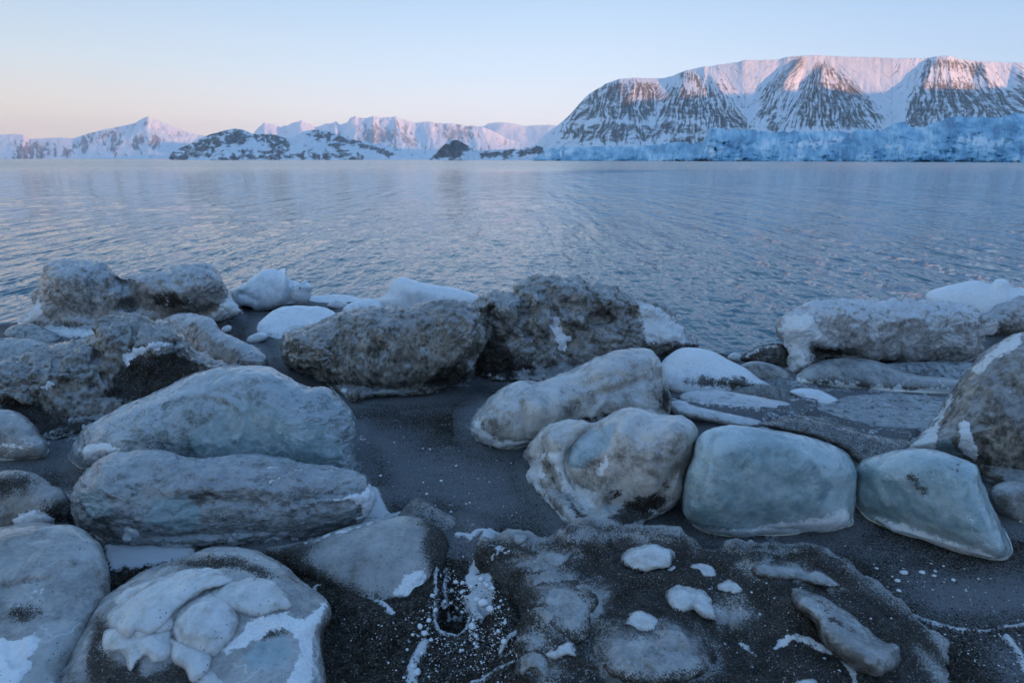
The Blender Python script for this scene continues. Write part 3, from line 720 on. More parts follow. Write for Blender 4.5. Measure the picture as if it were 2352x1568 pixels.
terrain('mountain', [(1180,366),(1205,356),(1215,344),(1235,326),(1248,313),(1265,299),(1282,287),(1293,278),(1305,268),(1321,250),(1339,229),(1352,217),(1366,208),(1395,191),(1421,182),(1457,179),(1486,180),(1523,180),(1544,175),(1573,163),(1598,157),(1617,153),(1628,154),(1649,149),(1691,144),(1709,139),(1749,138.5),(1788,137),
        (1809,131),(1840,128.5),(1880,127),(1919,130),(1998,132),(2050,134),(2129,134),(2150,130),(2165,128),(2181,129),(2202,136),(2234,140),(2312,144),(2352,145),(2500,150),(2800,170),(3300,230),(3900,366)], [(1180,368),(3900,368)],
        (1900, 2500), (3300, 3700), m_main, g=1.0, rows=230, step=2.0, jag=1.5,
        spurs=[([(1470,182),(1430,240),(1400,340)],70,190,.62),([(1573,165),(1560,230),(1620,300)],40,110,.6),([(1617,155),(1690,250),(1730,300)],16,60,.75),
               ([(1845,130),(1800,190),(1778,300)],14,74,1.15),([(1890,152),(1895,220),(1910,300)],14,118,1.35),
               ([(2150,131),(2120,200),(2105,290)],22,90,1.25),([(2175,130),(2190,200),(2210,290)],30,80,.7),([(2260,142),(2270,200),(2290,290)],20,70,.8),([(2345,146),(2360,200),(2370,300)],20,80,1.),([(2480,150),(2500,300)],30,120,1.1),([(2700,165),(2730,320)],40,150,1.1)],
        relief=((40, 120, 5, 'ridge'), (60, 70, 16, 'fbm'), (9, 30, 3, 'fbm')), rsoft=15, rockall=-1., rgain=.08, post=ribs, ufun=fans,
        rock=[[(1305,272),(1330,245),(1366,212),(1395,197),(1450,193),(1500,196),(1520,230),(1500,262),(1470,275),(1420,272),(1360,268)],[(1512,262),(1522,225),(1560,205),(1600,215),(1620,240),(1622,275),(1560,272)],[(1622,250),(1640,235),(1680,265),(1712,288),(1700,296),(1650,296),(1630,280)],
              [(1512,285),(1620,285),(1620,305),(1512,305)],[(1290,300),(1400,285),(1500,300),(1500,318),(1330,322)],[(1540,325),(1620,318),(1620,323),(1540,330)],dict(s=[(1573,175),(1600,185),(1650,235),(1700,280)],w=5),
              dict(s=[(1882,158),(1860,200),(1845,230)],w=7),dict(s=[(1890,155),(1935,185),(1985,230),(2010,270)],w=5),[(1850,190),(1930,195),(1975,240),(2000,285),(1830,285),(1838,240)],dict(s=[(1835,145),(1800,180),(1765,210),(1755,260),(1780,290)],w=7),
              [(2115,190),(2160,185),(2250,200),(2330,215),(2340,275),(2200,268),(2120,292),(2085,290),(2090,240)],dict(s=[(2150,150),(2200,150),(2250,160)],w=7),dict(s=[(2135,150),(2120,180)],w=6),dict(s=[(2352,180),(2345,260)],w=9),[(2380,180),(2500,180),(2500,280),(2380,280)],
              dict(s=[(1780,285),(1900,285),(2010,290)],w=2)], label='big flat-topped snowy mountain with rock buttresses and a pink sunlit crest')
terrain('hill', [(985,366),(993,360),(1000,352),(1005,347),(1012,340),(1020,333),(1026,326),(1031,322),(1039,320),(1047,321),(1055,323),(1064,328),(1073,333),(1082,340),(1090,345),(1107,347),(1120,345),(1150,344),(1173,342),(1195,343),(1212,340),(1225,336),(1233,334),(1250,338),(1290,352),(1320,366)], [(985,368),(1320,368)],
        (700, 650), (950, 900), m_hill, g=.6, jag=2.5, spurs=[([(1038,322),(1010,362)],8,30,1.2)], relief=((18, 12, 14, 'ridge'), (6, 5, 5, 'fbm')), rsoft=9, rows=60, step=1.5, rockall=-.7, rgain=.9,
        rock=[[(993,364),(1010,340),(1034,322),(1060,328),(1088,343),(1060,346),(1055,360),(1030,364)],[(1105,352),(1180,346),(1180,358),(1110,358)],dict(s=[(1210,345),(1240,342)],w=3),dict(s=[(1190,352),(1280,350)],w=2)], label='small dark rock knoll and low stony spit in front of the mountains')

# glacier front
def mat_glacier():
    s = NT('crevassed_glacier_ice'); b = s.b
    cx = s.n('ShaderNodeCombineXYZ'); s.l(s.attr('u'), cx.inputs[0]); s.l(s.attr('v'), cx.inputs[2]); s.co = cx.outputs[0]
    st = s.noise(1., 6, .65, s.scale((1 / 38., 1, 1 / 80.)), 1.0); n2 = s.noise(1., 5, .65, s.scale((1/22., 1, 1/30.))); n3 = s.noise(1., 3, .5, s.scale((1/120., 1, 1/70.)))
    f = s.math('ADD', s.math('MULTIPLY', st, .36), s.math('ADD', s.math('MULTIPLY', n2, .14), s.math('MULTIPLY', n3, .50)))
    rp = ramp(s.t, [(0, (.04, .17, .31)), (.3, (.11, .33, .50)), (.5, (.25, .50, .66)), (.7, (.47, .67, .79)), (.9, (.76, .83, .88))]); s.l(s.map(f, .37, .66, 0, 1, False), rp.inputs[0])  # blue ice tones; the darkest also carry crevasse shade as colour
    v = s.math('ADD', s.attr('rock'), s.math('ADD', s.math('MULTIPLY', s.math('SUBTRACT', st, .5), 2.2), s.math('MULTIPLY', s.math('SUBTRACT', n2, .5), 1.6)))
    c = s.mix(s.map(v, 0, .5), rp.outputs[0], (.74, .79, .84))
    s.l(c, b.inputs['Base Color']); b.inputs['Roughness'].default_value = .6
    s.l(s.bump(s.math('ADD', st, n2), .7, 1.2), b.inputs['Normal'])
    return s.m
M['glacier'] = mat_glacier()
terrain('glacier', [(1225,366),(1234,357),(1263,342),(1284,338),(1310,338),(1329,338),(1355,338),(1381,336),(1434,337),(1473,334),(1513,332),(1539,328),(1565,326),(1591,329),(1612,328),(1618,318),(1625,306),(1633,296),(1652,294),(1670,297),(1691,298),(1722,298),(1750,302),(1775,304),
        (1814,302),(1853,304),(1893,301),(1930,303),(1953,306),(1965,300),(1987,297),(2011,300),(2032,297),(2042,290),(2050,285),(2068,280),(2084,283),(2096,291),(2110,293),(2125,291),(2136,285),(2160,277.5),(2180,270),(2194,267),(2220,268),(2247,268),(2273,272),(2294,271),(2308,266),(2330,259),(2352,262),(2420,258),(2560,268),(2800,262),(3200,300)],
        [(1225,368.6),(1500,368.6),(1700,371.5),(2352,378),(3200,380)], (560, 120), (720, 420), M['glacier'], g=1.6, rows=150, step=1.6, jag=8,
        spurs=[([(1640,296),(1625,366)],14,50,1.),([(2068,282),(1990,370)],20,60,1.),([(2200,268),(2100,372)],30,80,1.1),([(2330,262),(2250,374)],20,80,1.)],
        relief=((14, 40, 55, 'ridge'), (6, 20, 12, 'ridge'), (36, 22, 60, 'billow')), rsoft=12, rockall=-.7,
        rock=[[(1225,366),(1265,345),(1300,338),(1330,342),(1300,356),(1260,364)],[(1800,330),(1850,318),(1900,315),(1960,312),(1930,335),(1880,345),(1830,345)],[(2190,322),(2250,308),(2300,318),(2352,330),(2280,335),(2220,330)],dict(s=[(2000,345),(2040,335)],w=4),[(1615,345),(1640,330),(1665,345),(1650,366),(1620,366)]],
        label='blue crevassed glacier front standing in the water below the mountain')

# unseen range right of the viewer, added to shade the beach and far slopes
dS = np.array([math.sin(SUN_AZ), math.cos(SUN_AZ)]); dT = np.array([-dS[1], dS[0]])
C0 = np.array([4500., 2300.])
tt = np.linspace(-9000, 7200, 250); ww = np.linspace(-1, 1, 40)
TT, WW = np.meshgrid(tt, ww)
Hh = (455 + 350 * sst(TT, 4700, 5600) + 70 * fbm(np.stack([TT / 900, TT * 0, TT * 0], -1), 4)) * (1 - np.abs(WW) ** 1.5) * sst(TT, -9000, -7500) * sst(-TT, -7200, -6600) + 18 * fbm(np.stack([TT / 200, WW * 4, TT * 0], -1), 3) - 15
PX = C0[0] + dT[0] * TT + dS[0] * WW * 900; PY = C0[1] + dT[1] * TT + dS[1] * WW * 900
tag(mesh_obj('mountain', np.stack([PX, PY, Hh], -1).reshape(-1, 3), grid_faces(40, 250), m_hill, dict(rock=np.full(PX.size, -.3), u=PY, v=Hh), (C0[0], C0[1], 0)), 'unseen snowy range added to shade the beach', kind='structure')

# haze
def haze(dens):
    mm = bpy.data.materials.new('haze'); mm.use_nodes = True; t = mm.node_tree; t.nodes.clear()
    v = t.nodes.new('ShaderNodeVolumePrincipled'); v.inputs['Color'].default_value = (.84, .87, .91, 1); v.inputs['Density'].default_value = dens; v.inputs['Anisotropy'].default_value = .1
    o = t.nodes.new('ShaderNodeOutputMaterial'); t.links.new(v.outputs[0], o.inputs['Volume'])
    x, y0, y1, z0, z1 = 16000, -8000, 22000, -8, 1000
    V = [(a, b_, c) for a in (-x, x) for b_ in (y0, y1) for c in (z0, z1)]
    Fq = [(0, 1, 3, 2), (4, 6, 7, 5), (0, 4, 5, 1), (2, 3, 7, 6), (0, 2, 6, 4), (1, 5, 7, 3)]
    h = mesh_obj('haze', V, Fq, mm, smooth=False); tag(h, kind='stuff')
HAZE = 3.5e-5
if HAZE: haze(HAZE)
M['milkyw'] = ice_mat('white_milky_ice', (.34,.34,.33), (.68,.69,.70), s1=6, fine=20, fineamp=.3, frost=.35, fcol=(.68,.72,.76), rough=.35, specks=1.1, bump=.2, sss=.3)
# ================================================================== ICE BLOCKS ON THE BEACH
BR = [(.5, .06, 'fbm'), (.16, .034, 'billow'), (.05, .014, 'billow'), (.02, .004, 'fbm')]
LU = [(.5, .06, 'fbm'), (.17, .05, 'billow'), (.06, .018, 'billow'), (.02, .005, 'fbm')]
TN = [(.35, .040, 'fbm'), (.10, .016, 'fbm'), (.03, .004, 'fbm')]
GL = [(.5, .03, 'fbm'), (.12, .009, 'ridge', (1, 1, 1.8)), (.035, .003, 'ridge')]
SM = [(.5, .02, 'fbm'), (.14, .005, 'fbm'), (.03, .0015, 'fbm')]
BL = [(.5, .03, 'fbm'), (.16, .010, 'ridge'), (.05, .003, 'fbm'), (.02, .001, 'fbm')]
WH = [(.35, .02, 'fbm'), (.09, .008, 'fbm'), (.03, .003, 'fbm')]
MI = [(.25, .022, 'fbm'), (.08, .010, 'fbm'), (.025, .002, 'fbm')]

# --- far row, left to right
boulder('ice_block', [(40,748),(75,712),(83,680),(95,640),(105,614),(125,601),(150,596),(200,598),(235,608),(262,628),(285,640),(305,634),(330,630),(380,620),(420,608),(450,604),(480,610),(505,630),(525,665),(540,695),(557,716),(545,728),(520,738),(480,745),(430,745),(360,748),(300,765),(215,776),(150,778),(118,768),(98,752)],
    M['rime'], 'wide saddle-backed grey-brown ice block with two humps and white foot, by the water at left', 'ice block', yb=(750, 745), k=.3, tf=.40, tb=.9, disp=BR, seed=1, axis=[(160,690),(450,680)],
    lines=[([(275,640),(310,680),(300,700)], 18, -34), ([(290,700),(350,712),(420,725),(480,715)], 12, -16), ([(150,735),(240,750),(330,745)], 10, 14), ([(330,650),(420,690)], 25, 12)],
    bumps=[(160,650,60,60,0,30), (440,655,80,45,-15,36), (330,700,60,30,0,-14)],
    pn=dict(snow=[[(40,748),(72,712),(86,675),(96,690),(108,722),(150,748),(215,756),(300,752),(300,768),(215,780),(130,775)], [(530,670),(560,716),(520,740),(440,748),(400,738),(470,732),(505,700)], dict(s=[(436,688),(441,694)],w=5), dict(s=[(383,688),(387,700)],w=2)],
            sand=[[(330,672),(400,668),(440,690),(400,712),(350,700)]]))
boulder('ice_block', [(532,667),(558,650),(583,635),(600,621),(614,618),(628,617),(640,622),(655,617),(657,630),(668,643),(690,652),(705,643),(709,650),(720,658),(714,672),(708,690),(695,700),(665,702),(640,708),(618,712),(590,716),(575,706),(545,702),(535,690)],
    M['white'], 'bright white jagged ice shard leaning up beside the saddle-backed block', 'ice block', k=.35, tf=.45, tb=1.0, disp=[(.2,.03,'fbm'),(.05,.008,'ridge'),(.02,.003,'fbm')], seed=2,
    lines=[([(655,620),(650,660),(640,700)], 9, 12), ([(668,650),(665,690)], 8, -14), ([(545,670),(590,690)], 6, -6)], pn=dict(sand=[dict(s=[(672,668),(690,660)],w=0)], glass=[dict(s=[(545,675),(570,660)],w=4)], all_snow=-.25))
boulder('ice_slab', [(600,736),(625,715),(644,705),(670,702),(702,702),(730,704),(750,708),(772,722),(760,745),(730,765),(690,778),(650,784),(620,776),(596,768),(590,756)],
    M['white'], 'low flat white ice slab with dark streaks, two small ice lumps on its near edge', 'ice slab', k=1.5, tf=.28, tb=.4, disp=WH, seed=3, pn=dict(sand=[dict(s=[(650,735),(700,728)],w=-3),dict(s=[(680,720),(730,718)],w=-4),dict(s=[(620,765),(660,772)],w=-4)], all_snow=-.2))
boulder('ice_chunk', [(661,756),(668,746),(684,740),(698,742),(703,755),(697,766),(680,770),(664,768)], M['white'], 'small blocky white ice lump standing on the flat streaked slab', 'ice chunk', group='small white ice lumps by the flat slab', tf=.5, disp=SM, seed=4, pn=dict(all_snow=.0), sink=-.12)
boulder('ice_chunk', [(566,782),(572,772),(590,763),(608,763),(616,772),(610,782),(590,789),(572,789)], M['white'], 'small rounded white ice lump touching the near left corner of the flat slab', 'ice chunk', group='small white ice lumps by the flat slab', tf=.5, disp=SM, seed=5, pn=dict(all_snow=.0))
boulder('ice_chunk', [(508,756),(514,750),(524,747),(532,750),(530,759),(520,764),(510,763)], M['white'], 'tiny white ice lump on sand between the saddle-backed block and the flat slab', 'ice chunk', group='small white ice lumps by the flat slab', tf=.5, disp=SM, seed=6, pn=dict(all_snow=.0))
boulder('ice_slab', [(700,690),(716,681),(760,676),(800,678),(829,686),(822,694),(780,696),(735,697)], M['white'], 'thin low white ice floe at the edge of the water behind the flat slab', 'ice slab', k=2.5, tf=.3, tb=.3, disp=WH, seed=7, pn=dict(all_snow=-.1))
boulder('ice_chunk', [(750,702),(762,692),(778,687),(790,692),(799,702),(790,708),(765,707)], M['white'], 'small peaked white ice lump in front of the thin floe', 'ice chunk', tf=.45, disp=SM, seed=8, pn=dict(all_snow=.0))
boulder('ice_chunk', [(786,714),(800,698),(825,690),(850,687),(872,692),(884,708),(880,726),(840,732),(800,728)], M['white'], 'low white ice mound behind the long brown block, left of the pale wedge', 'ice chunk', tf=.45, k=.8, disp=WH, seed=9, pn=dict(all_snow=-.1))
boulder('ice_block', [(866,690),(880,680),(889,672),(893,655),(903,642),(918,637),(935,638),(958,646),(985,652),(1030,660),(1060,666),(1090,676),(1104,688),(1100,715),(1050,735),(960,735),(890,728),(872,708)],
    M['white'], 'pale whitish wedge-shaped ice block with faint brown stains behind the long brown block', 'ice block', yb=722, k=.35, tf=.5, tb=.9, disp=WH, seed=10, bumps=[(960,665,30,20,0,10)], pn=dict(snow=[[(866,690),(890,660),(905,640),(960,648),(1100,682),(1098,700),(960,668),(925,665),(905,700)]], sand=[dict(s=[(940,668),(930,680)],w=-5)]))
boulder('ice_block', [(646,787),(655,773),(675,764),(700,757),(735,740),(771,723),(805,717),(837,713),(892,707),(933,701),(975,692),(1016,686),(1057,688),(1085,695),(1100,712),(1112,740),(1115,762),(1110,795),(1102,817),(1096,840),(1091,861),(1074,878),(1045,888),(1002,900),(947,907),(892,909),(851,913),(812,918),(790,908),(754,884),(708,862),(668,846),(650,823)],
    M['brown'], 'long dark brown spongy-textured ice block in the middle, its right end bluntly rounded', 'ice block', yb=(875, 905), k=.42, tf=.48, tb=.9, n=2.8, disp=BR, seed=11, axis=[(760,815),(1030,790)],
    lines=[([(1000,895),(1030,868),(1060,845),(1095,815)], 14, -26), ([(800,890),(900,890),(1010,878)], 9, -10), ([(655,790),(760,740),(830,718)], 10, 8)], bumps=[(1080,740,26,40,0,14), (1075,780,20,30,0,10), (720,790,50,30,20,10)],
    pn=dict(snow=[dict(s=[(655,780),(700,762),(745,740)],w=-4), dict(s=[(815,914),(860,907)],w=-7)], sand=[[(960,890),(1010,862),(1075,840),(1085,865),(1050,885)]]))
boulder('ice_block', [(1086,722),(1098,690),(1112,674),(1135,670),(1158,671),(1180,666),(1184,655),(1197,646),(1227,637),(1250,633),(1263,633),(1282,636),(1302,645),(1321,641),(1340,648),(1359,662),(1372,658),(1387,656),(1415,656),(1430,668),(1448,671),(1470,677),(1489,693),(1511,696),(1533,707),(1547,721),(1558,740),(1577,762),(1596,781),(1600,794),(1571,800),(1540,812),(1500,828),(1460,850),(1400,868),(1320,880),(1241,880),(1158,874),(1100,862),(1080,820)],
    M['lumpy'], 'tall knobbly grey-brown ice block with bulbous lumps and a white snow splash', 'ice block', yb=(862, 812), k=.40, tf=.40, tb=.8, n=2.5, disp=LU, seed=12, axis=[(1230,770),(1420,750)],
    bumps=[(1165,705,32.3,27.2,0,52.7),(1235,690,27.2,25.5,0,49.6),(1180,750,34,38.25,0,27.9),(1240,740,25.5,28.9,0,31),(1320,672,39.1,28.9,10,40.3),(1400,690,30.6,30.6,0,46.5),(1300,735,30.6,25.5,0,21.7),(1335,740,13.6,11.9,0,34.1),(1480,705,28.9,17,20,31),(1270,650,34,13.6,0,27.9),(1500,735,34,17,20,-18.6),(1370,735,25.5,13.6,-10,-31),(1420,780,51,42.5,0,21.7),(1130,700,17,22.1,0,24.8)],
    lines=[([(1205,680),(1208,720),(1215,770)], 7, -20), ([(1265,680),(1275,715),(1268,745)], 7, -16), ([(1355,665),(1372,705),(1380,720)], 8, -18), ([(1150,680),(1125,720),(1118,745)], 7, -16), ([(1430,670),(1445,720)], 7, -14), ([(1180,668),(1260,650),(1340,655)], 5, -8), ([(1270,745),(1330,760)], 8, -8)],
    pn=dict(snow=[[(1545,725),(1600,794),(1560,800),(1528,790),(1505,790),(1490,770),(1520,745)], dict(s=[(1450,672),(1500,695)],w=-4), [(1462,690),(1520,705),(1556,745),(1530,780),(1480,790),(1470,740)], dict(s=[(1400,700),(1450,760),(1440,820)],w=-8)], sand=[dict(s=[(1205,690),(1210,720),(1212,760)],w=-3),dict(s=[(1265,690),(1275,715)],w=-3),dict(s=[(1370,720),(1410,728)],w=-1),[(1095,790),(1140,760),(1160,800),(1240,850),(1150,870),(1095,858)]]),  # sand strokes along the creases paint their shade into the colour
    snow_parts=[([(1264,732),(1275,724),(1285,730),(1288,752),(1297,768),(1318,778),(1302,786),(1304,802),(1290,808),(1282,800),(1280,782),(1272,765),(1264,748)], .012)])
# --- right, far
boulder('ice_block', [(1784,754),(1791,732),(1814,717),(1840,708),(1869,700),(1917,687),(1950,684),(1980,684),(2036,691),(2110,693),(2166,696),(2214,706),(2240,724),(2251,765),(2253,791),(2244,817),(2203,830),(2110,834),(2036,832),(1962,826),(1915,822),(1888,826),(1858,846),(1835,862),(1817,862),(1811,832),(1799,795),(1788,770)],
    M['pale'], 'large oblong whitish-brown ice block at right with a dark hollow beneath', 'ice block', yb=(862, 830), k=.35, tf=.45, tb=.9, disp=BR, seed=13, axis=[(1900,758),(2150,765)],
    bumps=[(1950,730,50,30,15,16),(2100,735,80,30,10,14),(1840,750,30,40,0,16)], lines=[([(1870,800),(1900,812),(1960,816)], 16, -40), ([(1820,710),(1900,705),(1970,715)], 6, 6), ([(1975,700),(1990,730),(1960,760)], 10, 10)],
    pn=dict(snow=[[(1784,754),(1800,725),(1850,715),(1880,750),(1900,775),(1950,790),(1900,796),(1860,800),(1850,850),(1817,862),(1805,810)], dict(s=[(1970,775),(2100,800)],w=-9)], sand=[[(1868,790),(1920,800),(1970,815),(1890,822),(1862,830)]]))  # sand patch in the hollow beneath paints in its shade
boulder('ice_block', [(2123,690),(2129,672),(2145,664),(2166,659),(2203,650),(2228,646),(2251,646),(2265,651),(2277,652),(2288,642),(2303,640),(2316,646),(2322,659),(2352,663),(2420,672),(2450,710),(2440,750),(2352,768),(2300,760),(2240,758),(2180,745),(2140,720)],
    M['white'], 'broad snow-white ice slab with a crest knob, behind the oblong block at right', 'ice block', yb=756, k=.5, tf=.5, tb=.8, disp=WH, seed=14, bumps=[(2303,650,16,10,0,10)], pn=dict(all_snow=-.05, snow=[[(2123,690),(2200,650),(2320,645),(2440,680),(2430,760),(2200,740)]]))
boulder('ice_block', [(2244,742),(2262,722),(2290,705),(2320,692),(2360,682),(2420,685),(2470,710),(2470,762),(2400,772),(2330,770),(2270,764),(2250,756)],
    M['rime'], 'dark frosted ice hump at the right edge in front of the snow-white slab', 'ice block', k=.4, tf=.5, disp=BR, seed=15, pn=dict(snow=[[(2250,745),(2290,730),(2300,765),(2260,765)]]))
boulder('ice_slab', [(1514,848),(1522,832),(1540,814),(1567,800),(1602,798),(1639,806),(1673,824),(1710,843),(1739,865),(1765,880),(1784,892),(1750,902),(1700,908),(1628,908),(1560,903),(1525,884)],
    M['white'], 'smooth white whaleback ice mound right of the tall knobbly block', 'ice slab', yb=903, k=1.0, tf=.45, tb=.6, disp=SM, seed=16, bumps=[(1590,822,40,14,-10,8),(1700,880,60,14,20,6)],
    pn=dict(snow=[[(1525,835),(1567,800),(1639,806),(1710,843),(1740,868),(1690,862),(1640,850),(1580,846),(1540,850)]], sand=[[(1560,868),(1620,866),(1700,868),(1784,892),(1740,902),(1640,890),(1570,884)]]))
boulder('ice_chunk', [(1668,822),(1674,812),(1688,807),(1702,812),(1712,824),(1700,832),(1680,830)], M['white'], 'small white ice lump at the waterline beside the black-streaked rock', 'ice chunk', disp=SM, seed=17, pn=dict(all_snow=.1))
boulder('rock', [(1702,826),(1722,806),(1745,795),(1775,789),(1800,791),(1814,803),(1820,830),(1812,852),(1780,846),(1735,836)],
    M['sandy'], 'black rock streaked with snow, wedged at the left end of the oblong ice block', 'rock', disp=[(.15,.02,'ridge'),(.05,.01,'ridge')], seed=18, pn=dict(all_sand=.3, snow=[dict(s=[(1715,818),(1750,798),(1790,795)],w=4), dict(s=[(1740,820),(1790,818)],w=-1)]))
boulder('ice_chunk', [(1697,842),(1712,832),(1735,829),(1770,836),(1800,848),(1816,862),(1812,878),(1780,880),(1740,872),(1712,858)],
    M['milky'], 'smooth grey ice dome below the black streaked rock', 'ice chunk', disp=SM, seed=19, tf=.5)
boulder('ice_slab', [(1823,872),(1834,854),(1850,842),(1870,832),(1906,823),(1954,821),(2010,827),(2058,845),(2110,860),(2184,868),(2230,880),(2225,900),(2184,905),(2073,902),(1962,893),(1888,888),(1832,884)],
    M['milky'], 'long low smooth grey-blue ice dome in front of the oblong block at right', 'ice slab', yb=(884, 903), k=1.0, tf=.5, tb=.6, disp=SM, seed=20, pn=dict(snow=[dict(s=[(1880,835),(1990,832),(2080,858)],w=-8)], sand=[dict(s=[(1850,882),(2000,888),(2200,902)],w=2)]))
boulder('ice_slab', [(1562,911),(1584,900),(1620,897),(1665,899),(1747,911),(1800,922),(1826,934),(1845,947),(1857,963),(1814,968),(1740,958),(1665,950),(1610,941),(1578,926)],
    M['pale'], 'long tongue-shaped white ice slab lying on sand in front of the whaleback mound', 'ice slab', yb=(920, 966), k=1.2, tf=.5, tb=.5, disp=SM, seed=21, pn=dict(all_snow=-.3, sand=[dict(s=[(1600,940),(1750,955),(1850,962)],w=-2)]))
boulder('ice_slab', [(1812,900),(1836,890),(1873,892),(1906,905),(1929,922),(1924,932),(1885,934),(1850,920)], M['white'], 'small white oval ice slab at the right end of the long tongue-shaped one', 'ice slab', k=1.0, tf=.5, disp=SM, seed=22, pn=dict(all_snow=-.3))
boulder('ice_chunk', [(1822,914),(1845,910),(1868,920),(1870,930),(1850,937),(1828,932)], M['milky'], 'small greyish ice pad tucked under the white oval slab', 'ice chunk', k=1.0, tf=.5, disp=SM, seed=23)
boulder('ice_block', [(2080,1028),(2110,1002),(2138,975),(2170,925),(2200,882),(2225,848),(2260,810),(2300,785),(2352,762),(2420,750),(2500,770),(2580,880),(2620,1040),(2600,1110),(2480,1135),(2352,1130),(2280,1110),(2230,1075),(2160,1050),(2110,1042)],
    M['brown'], 'steep dark pyramid-shaped ice block at the right edge with a tall white snow streak', 'ice block', yb=(1040, 1120), k=.45, tf=.40, tb=.7, disp=[(.5,.04,'fbm'),(.16,.008,'billow'),(.04,.003,'fbm')], seed=24, axis=[(2290,980),(2450,960)],
    pn=dict(snow=[[(2225,848),(2300,785),(2352,762),(2345,800),(2320,815),(2280,825),(2262,850),(2240,860)], [(2085,1028),(2138,975),(2170,925),(2185,900),(2190,915),(2160,970),(2150,1040),(2120,1045)], dict(s=[(2318,895),(2330,905)],w=2)], glass=[[(2120,1030),(2180,1000),(2220,1060),(2300,1090),(2230,1075)]]),
    snow_parts=[([(2197,968),(2222,960),(2232,985),(2238,1015),(2248,1045),(2238,1058),(2215,1042),(2198,1025),(2205,1000)], .010)])
boulder('ice_slab', [(1856,950),(1900,926),(1980,906),(2080,904),(2150,912),(2200,932),(2180,960),(2120,1004),(2060,1012),(1990,996),(1910,974)], M['grey'], 'low dark streaked ice sheet between the long grey dome and the blue boulders', 'ice slab', k=2.5, tf=.25, tb=.4, disp=[(.3,.02,'fbm'),(.09,.008,'ridge')], seed=71, foot=-1, pn=dict(all_sand=-.15, snow=[dict(s=[(1920,950),(2000,960),(2080,985)],w=-9)]))
boulder('ice_slab', [(1738,972),(1790,960),(1850,954),(1900,964),(1960,984),(2030,1000),(2085,1012),(2100,1036),(2050,1066),(1985,1066),(1930,1030),(1860,1000),(1790,990)], M['sandy'], 'long sandy ice tongue with frosted edge running behind the blue boulders', 'ice slab', k=1.4, tf=.4, tb=.5, disp=[(.2,.02,'fbm'),(.06,.008,'ridge')], seed=72, foot=-1, pn=dict(all_sand=.05, snow=[dict(s=[(1750,968),(1850,962),(1950,990),(2060,1012)],w=1), dict(s=[(1900,1000),(2000,1040)],w=-9)]))
boulder('ice_slab', [(1536,932),(1556,920),(1600,934),(1680,952),(1745,966),(1750,980),(1690,982),(1610,966),(1556,952)], M['pale'], 'thin white icy rim on sand below the tongue-shaped slab', 'ice slab', k=1.2, tf=.5, disp=WH, seed=73, foot=-1, pn=dict(sand=[dict(s=[(1560,935),(1700,962)],w=-8)]))
boulder('ice_slab', [(1672,905),(1700,890),(1745,884),(1790,888),(1832,900),(1828,920),(1800,926),(1740,914)], M['sandy'], 'dark sandy ice pad behind the right end of the tongue-shaped slab', 'ice slab', k=1.2, tf=.5, disp=SM, seed=74, foot=-1, pn=dict(all_sand=.0))
boulder('ice_slab', [(1985,842),(2080,832),(2200,830),(2262,842),(2270,868),(2190,876),(2110,864),(2050,852)], M['grey'], 'dark ice sheet squeezed between the oblong block and the long grey dome', 'ice slab', k=1.4, tf=.4, disp=SM, seed=75, foot=-1, pn=dict(all_sand=-.1))
boulder('ice_slab', [(-90,800),(0,778),(70,778),(130,790),(190,776),(222,782),(190,800),(120,814),(50,830),(0,846),(-90,856)], M['grey'], 'low frosted ice sheet between the saddle-backed block and the dark ridge', 'ice slab', k=1.5, tf=.35, disp=[(.2,.02,'fbm'),(.06,.006,'ridge')], seed=76, foot=-1, pn=dict(all_sand=-.2, snow=[dict(s=[(100,806),(160,796),(215,784)],w=0)]))
boulder('ice_slab', [(20,752),(60,742),(100,752),(140,776),(110,790),(50,786),(10,772)], M['grey'], 'small dark wet ice sheet at the left foot of the saddle-backed block', 'ice slab', k=1.5, tf=.4, disp=SM, seed=77, foot=-1, pn=dict(all_sand=-.1))
